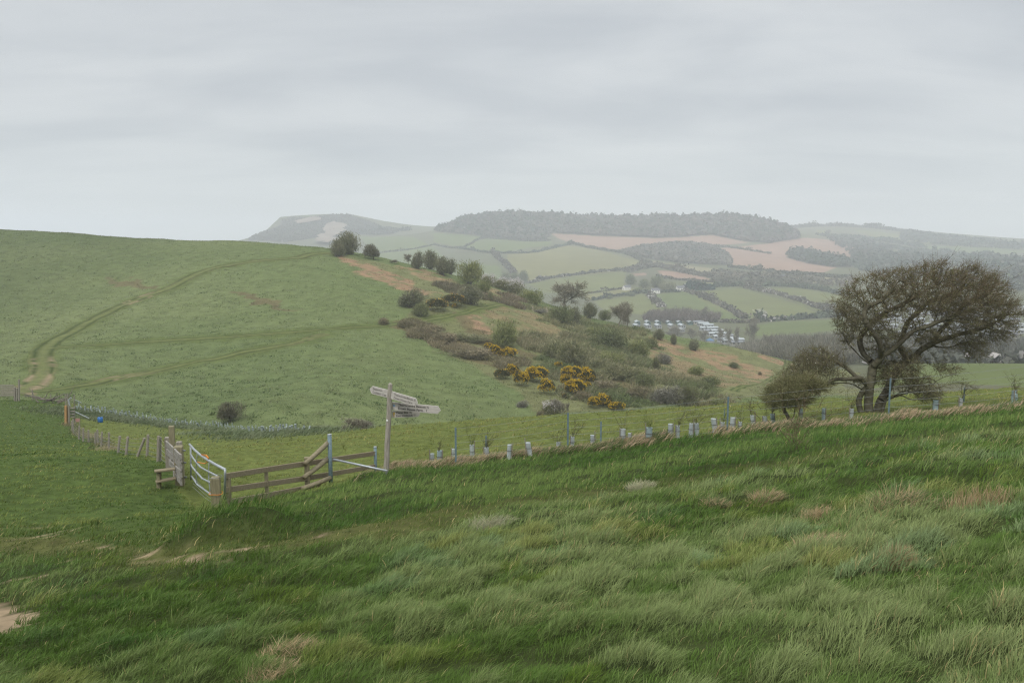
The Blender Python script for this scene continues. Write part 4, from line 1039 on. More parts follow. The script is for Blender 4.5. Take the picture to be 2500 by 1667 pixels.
# ---- the long double row of guards in the valley bottom
row = [(189, 999), (217, 1004), (255, 1009), (306, 1017), (383, 1027), (434, 1035), (485, 1038), (536, 1042), (587, 1050), (637, 1054), (701, 1057), (755, 1059)]
rp_ = resample([(a, b, 0) for a, b in row], 1.0)
m = MB(); V = []; Fs = []; n = 8
for zz, rr in ((-.1, 1), (.56, 1), (.58, 1.1), (.54, .85)):
    for k in range(n): a = 2 * PI * k / n; V.append((.085 * rr * math.cos(a), .085 * rr * math.sin(a), zz))
for q in range(3):
    for k in range(n): Fs.append([q * n + k, q * n + (k + 1) % n, q * n + n + (k + 1) % n, q * n + n + k])
m.add(V, Fs); far_tube = m.mesh('far_tube', mat_plain('weathered_guard_plastic', (.34, .39, .37), .6, 0, .25, .35, 3), True)
rng_ = np.random.default_rng(77)
for i in range(118):
    k = (i + rng_.uniform(-.3, .3)) / 118 * (len(rp_) - 1); q = rp_[int(np.clip(k, 0, len(rp_) - 1))]
    g = hit(q[0], q[1] + (-3 if i % 2 else 3) + rng_.normal() * 1.2, None, y0=70, y1=180, n=500)
    o = link('tree_guard', far_tube, None, tuple(g)); lean_ = rng_.random() < .22
    o.rotation_euler = (rng_.normal() * .08, rng_.normal() * .09 + (.55 if lean_ else 0), rng_.uniform(0, 6))
    sc_ = rng_.uniform(.8, 1.15); o.scale = (sc_, sc_, sc_ * rng_.uniform(.85, 1.2))
    tag(o, 'slumped pale tree guard in the long planted row at the hill foot' if lean_ else 'upright pale tree guard in the long planted row at the hill foot', 'tree guard', 'tree guards in the long valley row')
def rough(n, pts, width, hgt, cols, name, lab, seed, wid=.09, f=None):
    rng = np.random.default_rng(seed)
    P = np.array(pts)[:, :2]; i = rng.integers(0, len(P) - 1, n); u = rng.random(n)[:, None]
    p = P[i] * (1 - u) + P[i + 1] * u + rng.normal(size=(n, 2)) * width
    z = H(p[:, 0], p[:, 1]); tu = fbm(p[:, 0] * .7, p[:, 1] * .7, seed, 3)
    h = hgt * rng.uniform(.5, 1.2, n) * (.4 + tu)
    c = mixc(cols[0], cols[1], np.clip(tu * 1.6 - .3 + rng.normal(size=n) * .2, 0, 1)) * rng.uniform(.75, 1.25, (n, 1))
    la = .2 + rng.normal(size=n) * .5
    me = blades(name, np.stack([p[:, 0], p[:, 1], z - .05], 1), h, rng.uniform(.5, 1.4, n) * wid, np.stack([np.cos(la), np.sin(la)], 1), np.clip(.85 + rng.normal(size=n) * .25, .1, 1.2), c, m_blade, 2, rng)
    return tag(link(name, me), lab, None, None, 'stuff')
rw = np.array([hit(a, b + 6, None, y0=70, y1=180, n=500) for a, b in row])
rough(26000, rw, 2.6, .55, ((.085, .12, .05), (.19, .215, .12)), 'rough_grass', 'uncut grey green grass around the planted row', 401)
rough(5000, resample(left_fence[:-60], 1.0), .35, .42, ((.10, .13, .05), (.33, .28, .16)), 'fence_grass', 'pale uncut grass at the foot of the wire fence', 402, .05)

# ---- things by the far corner of the field
Z3 = lambda x, y: (.10204 * x, 900 + .10204 * y)
bc = G(245, 1030)
bar = thing('barrel', 'bright blue plastic barrel standing in the field corner', 'barrel', bc)
m = MB(); r = 6.2 * bc.y / F; h = 12.5 * bc.y / F
m.tube([(0, 0, -.05), (0, 0, .05), (0, 0, h * .3), (0, 0, h * .33), (0, 0, h * .36), (0, 0, h * .64), (0, 0, h * .67), (0, 0, h * .7), (0, 0, h * .95), (0, 0, h)], [r * .9, r * .95, r, r * 1.06, r, r, r * 1.06, r, r * .95, r * .8], 20)
m.build('drum', mat_plain('blue_plastic', (.012, .12, .36), .4, 0, .4), bar, True)
m = MB(); m.tube([(.1, -.05, h), (.1, -.05, h + .05)], .07, 10); m.tube([(-.12, .05, h), (-.12, .05, h + .04)], .05, 10); m.build('bung', mat_plain('dark_plastic', (.02, .03, .05)), bar)
# far step stile with white gate and bright new post
Yc = G(163, 1036).y; kc = Yc / F
fo = Vector(pt(166, 1036, Yc)); fo.z = gz(fo.x, fo.y, hA)
fs = thing('ladder_stile', 'tall grey step stile with fresh orange post at the field corner', 'stile', fo)
def q3(x, y, dy=0): return Vector(pt(*Z3(x, y), Yc + dy)) - fo
for nm, xa, ya, yb, w_, mt, dy in (('new_post', 1575, 880, 1275, 5 * kc, W_ORANGE, -.2), ('stile_post', 1565, 620, 1300, 2 * kc, W_GREY, .3), ('stile_post', 1610, 590, 1300, 2 * kc, W_GREY, .1), ('stile_post', 1775, 620, 1200, 2 * kc, W_GREY, .5), ('stile_post', 1650, 880, 1350, 3 * kc, W_GREY, -.1)):
    m = MB(); m.beam(q3(xa, yb, dy) - Vector((0, 0, .3)), q3(xa, ya, dy), w_, w_); m.build(nm, mt, fs)
for yy in (940, 1020, 1085, 1155): m = MB(); m.beam(q3(1655, yy, .2), q3(1790, yy - 4, .2), .28, .07); m.build('step', W_GREY, fs)
for a_, b_ in (((1635, 740), (1670, 900)), ((1640, 745), (1705, 690))): m = MB(); m.beam(q3(*a_), q3(*b_), .1, .12); m.build('rail', STEEL_GALV, fs)
m = MB(); m.tube([q3(1770, 735, .5), q3(1950, 815, 1.0)], .04, 6); m.tube([q3(1800, 1030, .3), q3(2130, 1185, .8)], .05, 6); m.build('brace_pole', STEEL_GALV, fs)
tr = G(190, 1037); to = thing('metal_sheet', 'rusty pink metal sheet propped on the wire fence', 'sheet', tr)
m = MB(); m.box((0, 0, .48), (1.15 * 12 * tr.y / F / 1.15, .03, .36)); m.build('panel', mat_plain('rusty_metal', (.36, .20, .17), .8), to)
m = MB(); m.beam((-.2, 0, -.2), (-.2, 0, .5), .06, .06); m.beam((.2, 0, -.2), (.2, 0, .5), .06, .06); m.build('leg', W_GREY, to)
# sheep hurdle at the edge of view
Yh = 95.0; hl = thing('sheep_hurdle', 'grey wooden slatted hurdle pen at the far end of the rough ground', 'hurdle', (float(pt(18, 978, Yh)[0]), Yh, gz(pt(18, 978, Yh)[0], Yh, hA)))
ho = hl.location
for yy in (400, 450, 500, 545, 590, 635):
    m = MB(); m.beam(Vector(pt(-60, 900 + .10204 * (yy + 10), Yh + .3)) - ho, Vector(pt(35, 900 + .10204 * yy, Yh)) - ho, .06, .17); m.build('slat', W_GREY, hl)
for x_, yt in ((36, 945), (41, 947), (46.5, 926)):
    m = MB(); a_ = Vector(pt(x_, yt, Yh)) - ho; b_ = Vector(pt(x_ - .8, 978, Yh)) - ho; m.beam(b_ - Vector((0, 0, .4)), a_, .16, .16); m.build('post', W_GREY, hl)
for x_, yt, yb, nm in ((80, 950, 977, 'lone thin grey stake between the hurdle and the fallen branches'), (124, 956, 972, 'short pale stake standing behind the fallen branches')):
    b_ = G(x_, yb); m = MB(); m.tube([(0, 0, -.3), (.03, 0, (yb - yt) * b_.y / F)], [.07, .055], 7); tag(m.build('stake', W_GREY, None, False, b_), nm, 'stake', 'lone stakes')
# fallen dead branches
fb_ = G(122, 983); rng_ = np.random.default_rng(8)
dbo = thing('fallen_branch', 'pile of dead grey fallen branches beside the far stile', 'branch', fb_)
m = MB()
for k in range(16):
    p = np.array([rng_.uniform(-1.2, 1.4), rng_.uniform(-.5, .5), rng_.uniform(0, .5)]); pts = [p]; d = np.array([rng_.choice([-1, 1]) * 1.0, rng_.normal() * .3, .35])
    for q in range(5): p = p + d * .34; d = d + rng_.normal(size=3) * .35; d[2] -= .08; pts.append(p)
    m.tube(pts, [.09, .08, .06, .045, .03, .015], 6)
m.build('boughs', mat_wood('dead_wood', (.10, .085, .065), (.23, .20, .17), 5, (1, 1, 1)), dbo)
# small white litter and the turf mound by the gate post
# ================================================================== shrubs and trees of the far hill
m_leaf = mat_attr('shrub_foliage', rough=.7, spec=.15, transl=.2)
m_bark = mat_attr('shrub_bark', rough=.9, spec=.1)
m_flower = mat_attr('shrub_flowers', rough=.7, spec=.1, transl=.2)
UNIT = {}
def dome(rng, n, shell=.55, low=-.35):
    d = rng.normal(size=(n, 3)); d /= np.linalg.norm(d, axis=1)[:, None]
    d[:, 2] = np.where(d[:, 2] < low, -d[:, 2], d[:, 2])
    r = shell + (1 - shell) * rng.random(n) ** .6
    return d, r
def lump(d, seed):
    """uneven outline: radius varies with direction"""
    a = np.arctan2(d[:, 1], d[:, 0]); 
    return .55 + .72 * fbm(np.cos(a) * 1.7 + 7 + d[:, 2] * 1.3, np.sin(a) * 1.7 + 7 + d[:, 2] * .9, seed, 3) 
def make_unit(kind, var):
    """a plant of unit crown width (radius .5) and unit height; returns list of (part name, mesh)"""
    key = (kind, var)
    if key in UNIT: return UNIT[key]
    rng = np.random.default_rng(hash(kind) % 1000 if False else sum(map(ord, kind)) * 7 + var)
    parts = []
    if kind in ('haw', 'olive', 'dark', 'scrub', 'heath', 'spread', 'greyscrub'):
        n = 3000
        d, r = dome(rng, n, .45, -.8)
        base = {'haw': .10, 'olive': .04, 'dark': .04, 'scrub': .03, 'heath': .0, 'spread': .22, 'greyscrub': .03}[kind]
        cz = base + (1 - base) * .44; hz = (1 - base) * .54
        R = lump(d, 500 + var); r = r * np.where(rng.random(n) < .12, rng.uniform(1.0, 1.22, n), 1)
        ns = {'haw': 3, 'spread': 4}.get(kind, 5); sub = rng.integers(0, ns, n)
        sa = rng.uniform(0, 2 * PI, ns) ; so_ = np.stack([np.cos(sa), np.sin(sa)], 1) * rng.uniform(.1, .3, (ns, 1)) * (.7 if kind == 'haw' else 1); ss = rng.uniform(.5, .8, ns); sz = rng.uniform(.55, 1.0, ns); sz[0] = 1; ss[0] = .8
        c = d * (r * R)[:, None]; tip = np.stack([c[:, 0] * .62 * ss[sub] + so_[sub, 0], c[:, 1] * .62 * ss[sub] + so_[sub, 1], (cz + c[:, 2] * hz) * sz[sub]], 1)
        if kind in ('scrub', 'heath', 'greyscrub'): tip[:, 2] = np.abs(tip[:, 2] - .06)
        out = tip - np.array([0, 0, base * .6]); out /= np.linalg.norm(out, axis=1)[:, None]
        dirv = out * .6 + np.array([.12, 0, .35]) + rng.normal(size=(n, 3)) * .45
        dirv /= np.linalg.norm(dirv, axis=1)[:, None]
        ln = rng.uniform(.06, .17, n)[:, None]
        V, Fq = ribbons(tip - dirv * ln, tip, rng.uniform(.011, .024, n), rng.uniform(.004, .010, n), rng)
        cols = {'haw': ((.125, .135, .075), (.22, .215, .13)), 'olive': ((.14, .17, .055), (.26, .265, .11)), 'dark': ((.105, .13, .055), (.20, .21, .095)), 'scrub': ((.15, .165, .075), (.28, .265, .15)),
                'heath': ((.15, .14, .075), (.26, .215, .135)), 'spread': ((.10, .10, .06), (.16, .145, .095)), 'greyscrub': ((.15, .145, .11), (.25, .235, .19))}[kind]
        cl = np.clip(fbm(tip[:, 0] * 4 + 9, tip[:, 1] * 4 + tip[:, 2] * 5, 510 + var, 2) * 1.6 - .3 + rng.normal(size=n) * .25, 0, 1)
        c = mixc(cols[0], cols[1], cl) * rng.uniform(.75, 1.25, (n, 1))
        parts.append(('crown', mesh_np('crown', V, [Fq], np.repeat(c, 4, 0), m_leaf)))
        # limbs
        A = []; B = []; r0 = []; r1 = []
        nb = {'haw': 26, 'spread': 22, 'olive': 18, 'dark': 16}.get(kind, 12)
        st = np.array([0, 0, -.08]); f = np.array([.02, 0, base * .75 + .02])
        if base > .01: A.append(st); B.append(f); r0.append(.035); r1.append(.026)
        for k in range(nb):
            dd, _ = dome(rng, 1); q = np.array([dd[0, 0] * .36, dd[0, 1] * .36, cz + dd[0, 2] * hz * .75]); mid = f * .5 + q * .5 + rng.normal(size=3) * .04
            s0 = f if base > .1  else np.array([rng.normal() * .08, rng.normal() * .08, -.05])
            A += [s0, mid]; B += [mid, q]; r0 += [.014, .008]; r1 += [.008, .003]
        V, Fq = prisms(A, B, r0, r1, 5)
        parts.append(('trunk' if base > .05 else 'stems', mesh_np('trunk', V, [Fq], np.tile([.09, .08, .06], (len(V), 1)), m_bark)))
    elif kind == 'gorse' or kind == 'gorse_faded':
        n = 1900; d, r = dome(rng, n, .5); R = lump(d, 600 + var)
        tip = np.stack([d[:, 0] * r * R * .58, d[:, 1] * r * R * .58, np.abs(.42 + d[:, 2] * r * R * .55)], 1)
        dirv = d + np.array([0, 0, .5]) + rng.normal(size=(n, 3)) * .5; dirv /= np.linalg.norm(dirv, axis=1)[:, None]
        V, Fq = ribbons(tip - dirv * .1, tip, .03, .012, rng)
        c = mixc((.05, .06, .022), (.11, .10, .04), rng.random(n)) * rng.uniform(.7, 1.2, (n, 1))
        parts.append(('foliage', mesh_np('foliage', V, [Fq], np.repeat(c, 4, 0), m_leaf)))
        n = 1500 if kind == 'gorse' else 260; d, r = dome(rng, n, .85); R = lump(d, 600 + var)
        tip = np.stack([d[:, 0] * r * R * .6, d[:, 1] * r * R * .6, np.abs(.43 + d[:, 2] * r * R * .57)], 1)
        k = fbm(tip[:, 0] * 5 + 3, tip[:, 1] * 5 + tip[:, 2] * 4, 620 + var, 2) > (.47 if kind == 'gorse' else .5)
        tip = tip[k]; n = len(tip); dv = rng.normal(size=(n, 3)) * .02 + np.array([0, 0, .028])
        V, Fq = ribbons(tip, tip + dv, .034, .02, rng)
        c = mixc((.44, .28, .012), (.56, .39, .02), rng.random(n)) if kind == 'gorse' else mixc((.35, .2, .05), (.5, .33, .05), rng.random(n))
        parts.append(('flowers', mesh_np('flowers', V, [Fq], np.repeat(c, 4, 0), m_flower)))
    elif kind == 'blossom':
        p = make_unit('scrub', var)
        n = 1100; d, r = dome(rng, n, .8); R = lump(d, 500 + var)
        tip = np.stack([d[:, 0] * r * R * .58, d[:, 1] * r * R * .58, np.abs(.5 + d[:, 2] * r * R * .56)], 1)
        k = fbm(tip[:, 0] * 4 + 3, tip[:, 1] * 4 + tip[:, 2] * 4, 640 + var, 2) > .42
        tip = tip[k]; n = len(tip)
        V, Fq = ribbons(tip, tip + rng.normal(size=(n, 3)) * .02 + np.array([0, 0, .02]), .026, .016, rng)
        parts = p + [('blossom', mesh_np('blossom', V, [Fq], np.repeat(np.tile([.58, .54, .53], (n, 1)) * rng.uniform(.8, 1.1, (n, 1)), 4, 0), m_flower))]
    elif kind in ('bare', 'deadpale', 'arching', 'fan'):
        A = []; B = []; R0 = []; R1 = []; tw = []
        def grow(p, d, l, r, lev):
            segs = 3
            for s in range(segs):
                d = d + rng.normal(size=3) * (.12 if kind != 'arching' else .28)
                if kind == 'arching': d[2] -= .06
                d = d / np.linalg.norm(d); q = p + d * l / segs
                A.append(p); B.append(q); R0.append(r); R1.append(r * .82); r *= .82; p = q
                if lev < 4 and s >= (0 if lev else 1):
                    for k in range(2 if lev else 3):
                        dd = d + rng.normal(size=3) * (.55 if lev else .5); dd[2] += .12
                        grow(p, dd / np.linalg.norm(dd), l * rng.uniform(.5, .72), r * .62, lev + 1 + (1 if kind == 'deadpale' and lev > 0 else 0))
            if lev >= 2:
                for k in range(3): e = p + (d + rng.normal(size=3) * .5) * l * .35; tw.append((p, e))
        if kind == 'fan':
            for k in range(5): dd = np.array([rng.normal() * .35, rng.normal() * .35, 1.0]); grow(np.array([rng.normal() * .02, rng.normal() * .02, -.05]), dd / np.linalg.norm(dd), .42, .02, 1)
        elif kind == 'deadpale':
            for k in range(2): dd = np.array([rng.normal() * .3, rng.normal() * .2, 1.0]); grow(np.array([0, 0, -.05]), dd, .5, .035, 1)
        else: grow(np.array([0, 0, -.06]), np.array([.05, 0, 1.0]), .46, .032 if kind == 'bare' else .025, 0)
        A = np.array(A); B = np.array(B); V, Fq = prisms(A, B, np.maximum(R0, .003), np.maximum(R1, .0025), 4)
        bcol = (.19, .17, .13) if kind == 'bare' else (.12, .105, .08) if kind != 'deadpale' else (.48, .42, .33)
        pts = [V]; fs = [Fq]; allV = np.concatenate([V, np.array([t[1] for t in tw]) if tw else V[:1]])
        s = np.array([1 / max(.1, np.ptp(allV[:, 0])), 1 / max(.1, np.ptp(allV[:, 1])), 1 / (allV[:, 2].max())])
        parts.append(('trunk', mesh_np('trunk', V * s, [Fq], np.tile(bcol, (len(V), 1)), m_bark)))
        if tw and kind != 'deadpale':
            ta = np.array([t[0] for t in tw]) * s; tb = np.array([t[1] for t in tw]) * s
            n = len(ta); ex = rng.normal(size=(n, 3)) * .03; ta2 = np.concatenate([ta, (ta + tb) / 2]); tb2 = np.concatenate([tb, tb + ex])
            if kind == 'bare': kk = rng.random(len(ta2)) < .6; ta2 = ta2[kk]; tb2 = tb2[kk]
            V, Fq = ribbons(ta2, tb2, .0055, .003, rng)
            c = mixc((.20, .185, .13), (.31, .285, .215), rng.random(len(ta2))) if kind != 'fan' else mixc((.12, .14, .05), (.18, .18, .08), rng.random(len(ta2)))
            parts.append(('crown', mesh_np('crown', V, [Fq], np.repeat(c, 4, 0), m_leaf)))
    UNIT[key] = parts
    return parts
PN = {'haw': 'hawthorn_tree', 'olive': 'leafy_bush', 'dark': 'dark_bush', 'scrub': 'scrub_bush', 'heath': 'brown_scrub', 'spread': 'spreading_tree', 'gorse': 'gorse_bush', 'gorse_faded': 'gorse_bush', 'blossom': 'blackthorn_bush', 'bare': 'bare_tree', 'deadpale': 'dead_shrub', 'arching': 'arching_shrub', 'fan': 'young_tree', 'greyscrub': 'pale_scrub'}
CAT = {'haw': 'tree', 'olive': 'bush', 'dark': 'bush', 'scrub': 'bush', 'heath': 'scrub', 'spread': 'tree', 'gorse': 'gorse', 'gorse_faded': 'gorse', 'blossom': 'bush', 'bare': 'tree', 'deadpale': 'dead shrub', 'arching': 'shrub', 'fan': 'tree', 'greyscrub': 'scrub'}
GRP = {'tree': 'trees on the far hill', 'bush': 'bushes on the far hill', 'scrub': 'low scrub on the far hill', 'gorse': 'gorse bushes in yellow flower', 'dead shrub': 'dead pale shrubs', 'shrub': 'shrubs at the hill foot'}
count_ = [0]
def plant(kind, px, py, wpx, hpx, label, f=None, y0=70, y1=420, lean=0.0, depth=1.0, name=None, group=None, cat=None):
    count_[0] += 1; i = count_[0]; rng = random.Random(i * 31)
    g = hit(px, py, f, y0=y0, y1=y1, n=1000); s = g[1] / F
    parts = make_unit(kind, i % 3)
    o = thing(name or PN[kind], label, cat or CAT[kind], tuple(g), rng.uniform(-.5, .5) + (PI if rng.random() < .3 else 0), group or GRP.get(CAT[kind]))
    if kind == 'gorse': wpx *= 1.15; hpx *= 1.05
    o.scale = (wpx * s, wpx * s * depth, hpx * s * 1.04)
    if lean: o.rotation_euler = (0, lean, 0)
    for pn, me in parts: link(pn, me, o)
    return o
hillplants = [
 ('haw', 824, 626, 42, 42, 'round hawthorn on the left flank of the largest skyline tree'), ('haw', 853, 620, 66, 58, 'largest tree on the skyline with a broad domed crown'), ('spread', 912, 634, 40, 38, 'airy tree on the skyline, alone to the right of the largest tree'),
 ('arching', 955, 642, 24, 8, 'heap of dead brushwood on the grassy crest between two tree groups'), ('bare', 998, 643, 24, 26, 'thin bare tree at the left end of the row of ridge trees'), ('haw', 1019, 656, 36, 44, 'tree with a slender trunk second in the row of ridge trees'),
 ('haw', 1051, 654, 42, 50, 'tall rounded tree third in the row, highest of the ridge row'), ('haw', 1079, 671, 44, 48, 'round tree on a clear single trunk above pink bracken'), ('haw', 1099, 669, 38, 40, 'tree tucked behind the round one with the clear single trunk'),
 ('olive', 1144, 694, 58, 62, 'big green leafy tree at the right end of the ridge row'), ('dark', 1210, 692, 34, 24, 'dark bush behind the white blossom on the ridge'), ('olive', 1182, 713, 40, 32, 'yellowish green bush below the big leafy ridge tree'),
 ('blossom', 1192, 694, 38, 28, 'upper clump of white blackthorn blossom on the ridge'), ('blossom', 1230, 706, 50, 32, 'middle clump of white blackthorn blossom on the ridge'), ('blossom', 1258, 716, 48, 36, 'lower darker clump of blackthorn blossom on the ridge'),
 ('haw', 1149, 742, 64, 50, 'dense round bush-like tree beside dark gorse above the green path'), ('scrub', 1197, 733, 16, 26, 'slim grey bush standing alone in orange bracken'), ('gorse_faded', 1110, 746, 58, 30, 'dark gorse mound with few flowers left of the dense round tree'),
 ('gorse_faded', 1067, 759, 52, 32, 'dark gorse mound beside the two windblown bushes by the path'), ('gorse', 1111, 752, 13, 11, 'tiny gorse bush below the dark gorse mound'), ('haw', 1002, 750, 72, 48, 'wide windblown hawthorn on the slope left of the dark gorse'),
 ('dark', 1024, 771, 46, 34, 'low grey leaning bush in front of the wide windblown hawthorn'), ('heath', 937, 792, 28, 20, 'small reddish bush alone on the path across the hill'), ('heath', 986, 797, 40, 20, 'reddish scrub at the start of the heathy bank by the path'),
 ('heath', 1030, 814, 86, 26, 'long brown scrub patch below the path, upper part of the heathy bank'), ('heath', 1082, 834, 84, 28, 'long brown scrub patch, lower part of the heathy bank'), ('scrub', 1120, 827, 44, 16, 'flat green scrub between heathy bank and pink bracken'),
 ('scrub', 1160, 832, 76, 19, 'flat grey green scrub below the pink bracken patch'), ('heath', 1150, 868, 130, 22, 'broad flat fawn scrub left of the first gorse in flower'), ('olive', 1233, 845, 62, 72, 'tall oval bush above the first gorse in flower, by pink bracken'),
 ('gorse', 1192, 852, 18, 15, 'small gorse at the upper left of the topmost flowering group'), ('gorse', 1212, 870, 30, 27, 'bright yellow gorse in the middle of the topmost flowering group'), ('gorse', 1238, 874, 44, 26, 'gorse fading to dark at the right of the topmost flowering group'),
 ('gorse_faded', 1226, 925, 40, 26, 'brownish gorse with few flowers left of the yellow row'), ('gorse', 1253, 914, 31, 24, 'gorse with a yellow crest above the brownish gorse'), ('gorse', 1274, 941, 34, 34, 'roundish gorse low in the left part of the yellow row'),
 ('gorse', 1309, 931, 50, 36, 'wide gorse in the middle of the yellow row'), ('gorse', 1338, 962, 38, 37, 'upright gorse below the wide middle one'), ('gorse', 1362, 898, 17, 15, 'small orange gorse alone under the willow scrub'),
 ('gorse', 1396, 922, 46, 28, 'upper left bush of the biggest gorse thicket'), ('gorse', 1436, 935, 40, 37, 'right-hand bush of the biggest gorse thicket'), ('gorse', 1380, 942, 24, 30, 'narrow left edge bush of the biggest gorse thicket'), ('gorse', 1404, 964, 44, 38, 'lowest and fullest bush of the biggest gorse thicket'),
 ('gorse', 1433, 947, 17, 15, 'small gorse set inside the biggest gorse thicket'), ('gorse_faded', 1378, 972, 13, 13, 'tiny dull gorse below the biggest gorse thicket'), ('gorse', 1450, 996, 26, 28, 'left bush of the lowest gorse patch just above the field edge'), ('gorse', 1476, 991, 40, 29, 'middle bush of the lowest gorse patch just above the field edge'),
 ('gorse', 1505, 1000, 36, 19, 'right bush of the lowest gorse patch touching the field edge'), ('heath', 1427, 975, 44, 26, 'brown scrub between the biggest thicket and the lowest gorse patch'), ('greyscrub', 1276, 993, 28, 20, 'thin grey scrub at the hill foot left of the twiggy blossom shrub'),
 ('arching', 1352, 1013, 56, 42, 'dark twiggy shrub with a little white blossom at the hill foot'), ('blossom', 1345, 1010, 44, 32, 'pale blossom among the dark twiggy shrub at the hill foot'), ('bare', 1387, 1010, 14, 30, 'single thin bare sapling tree at the hill foot'), ('heath', 1318, 1014, 20, 15, 'small dark red bush at the field edge below the gorse'),
 ('scrub', 1368, 872, 76, 58, 'uppermost willow scrub mass on the flank, pale olive'), ('scrub', 1405, 888, 80, 72, 'tallest willow scrub dome on the flank'), ('scrub', 1436, 896, 68, 52, 'willow scrub right of the tallest dome'), ('scrub', 1466, 908, 66, 46, 'willow scrub sloping down towards the gorse thicket'),
 ('scrub', 1495, 925, 64, 46, 'willow scrub low on the flank above pale dead stems'), ('olive', 1338, 869, 24, 18, 'small green bush at the left tip of the willow scrub'),
 ('olive', 1302, 743, 56, 40, 'bright olive bush left of the big bare ash on the brow'), ('bare', 1381, 747, 112, 72, 'big bare ash with a wide round crown on the brow'), ('dark', 1366, 790, 58, 46, 'dark dense bush under the big bare ash'), ('haw', 1402, 793, 38, 48, 'dark hawthorn with a visible trunk under the big bare ash'),
 ('haw', 1437, 777, 42, 42, 'rounded hawthorn right of the big bare ash'), ('dark', 1474, 778, 30, 28, 'small dark bush between hawthorn and second bare tree'), ('bare', 1510, 795, 74, 60, 'second bare tree on the brow above the chalets'), ('bare', 1532, 806, 46, 64, 'narrow bare tree in front of the second bare tree'),
 ('deadpale', 1302, 762, 10, 22, 'upright pale dead stem on the brow'), ('deadpale', 1338, 768, 12, 22, 'pale forked dead stem on the brow under the big bare ash'), ('greyscrub', 1318, 765, 34, 14, 'grey brushwood between two pale dead stems'),
 ('dark', 1492, 858, 86, 62, 'large dark thicket below the narrow bare tree'), ('olive', 1450, 820, 40, 24, 'small green bush above the large dark thicket'), ('olive', 1560, 872, 66, 50, 'green rounded bush right of the large dark thicket'), ('dark', 1588, 850, 30, 28, 'dark bush on the slope between green bush and lone round trees'),
 ('haw', 1609, 829, 29, 29, 'round lone tree in front of the chalets'), ('haw', 1646, 841, 19, 28, 'small oval lone tree on the grassy brow, right of the round one'), ('haw', 1695, 855, 35, 28, 'low bushy tree on the brow before the trackside bracken'),
 ('olive', 1493, 892, 66, 36, 'yellow green bush under the large dark thicket'), ('greyscrub', 1621, 888, 36, 34, 'grey scrub running down the slope below the dark bush'), ('scrub', 1540, 928, 78, 46, 'olive scrub in the hollow above the fawn dead scrub'), ('dark', 1575, 948, 54, 42, 'dark scrub in the hollow beside the olive scrub'),
 ('fan', 1601, 911, 30, 44, 'small pale green tree alone on the open slope'), ('deadpale', 1637, 925, 15, 26, 'pale dead shrub with three prongs on the open slope'), ('dark', 1662, 926, 20, 15, 'little dark bush right of the three pronged dead shrub'), ('olive', 1700, 914, 46, 25, 'soft green bush behind the dark dome bush'),
 ('dark', 1730, 943, 48, 27, 'dark green dome bush on the valley side'), ('dark', 1793, 897, 28, 15, 'dark low bush amid bracken on the valley side'), ('heath', 1855, 915, 10, 10, 'tiny brown bush in the orange bracken'), ('fan', 1677, 990, 54, 58, 'fan shaped multi-stemmed tree at the valley bottom'),
 ('dark', 1716, 960, 38, 30, 'grey bush behind the fan shaped tree'), ('greyscrub', 1632, 980, 78, 48, 'fawn dead scrub with pale twigs in the hollow'), ('heath', 1565, 968, 64, 32, 'brown scrub left of the fawn dead scrub'), ('heath', 1487, 950, 66, 27, 'heather brown scrub right of the biggest gorse thicket'),
 ('olive', 1745, 988, 50, 20, 'low olive bush right of the fan shaped tree by the field edge'), ('deadpale', 1466, 948, 16, 26, 'leaning pale dead stem right of the biggest gorse thicket'), ('deadpale', 1605, 980, 14, 18, 'short pale dead stem at the foot of the fawn scrub'), ('deadpale', 1630, 968, 14, 22, 'pale dead stem inside the fawn scrub'),
 ('deadpale', 1575, 850, 22, 16, 'fallen pale branch sticking out of the dark thicket'),
 ('spread', 561, 1031, 58, 56, 'lone small hawthorn above the row of tree guards'), ('arching', 846, 1056, 84, 40, 'sprawling bare arching shrub at the end of the tree guard row'), ('greyscrub', 895, 1052, 36, 26, 'grey scrub beside the sprawling arching shrub'),
]
for q in hillplants: plant(*q)

# tangled undergrowth between the bushes of the flank
def undergrowth(poly, n, cols, seed, lab, hmin=.4, hmax=1.3):
    rng = np.random.default_rng(seed); P = PB(poly); lo = P[:, :2].min(0); hi = P[:, :2].max(0)
    x = rng.uniform(lo[0], hi[0], n * 5); y = rng.uniform(lo[1], hi[1], n * 5)
    k = inpoly(P, x + (fbm(x * .1, y * .1, seed, 3) - .5) * 14, y + (fbm(x * .1, y * .1, seed + 1, 3) - .5) * 14) & (fbm(x * .13, y * .13, seed + 2, 3) > .42)
    x, y = x[k][:n], y[k][:n]; n = len(x); z = hB(x, y)
    m_ = 9; hh = rng.uniform(hmin, hmax, n) * (.5 + fbm(x * .2, y * .2, seed + 3, 2))
    A = np.repeat(np.stack([x, y, z - .05], 1), m_, 0) + rng.normal(size=(n * m_, 3)) * np.array([.35, .35, 0]); H_ = np.repeat(hh, m_) * rng.uniform(.5, 1.1, n * m_)
    B = A + rng.normal(size=A.shape) * np.array([.5, .5, 0]) * H_[:, None] + np.stack([.25 * H_, 0 * H_, H_], 1)
    t = np.clip(fbm(x * .08, y * .08, seed + 4, 3) * 1.8 - .4 + rng.normal(size=n) * .25, 0, 1)
    c = np.repeat(mixc(cols[0], cols[1], t), m_, 0) * rng.uniform(.75, 1.25, (n * m_, 1))
    V, Fq = ribbons(A, B, .17, .06, rng)
    tag(link('undergrowth', mesh_np('undergrowth', V, [Fq], np.repeat(c, 4, 0), m_leaf)), lab, None, None, 'stuff')
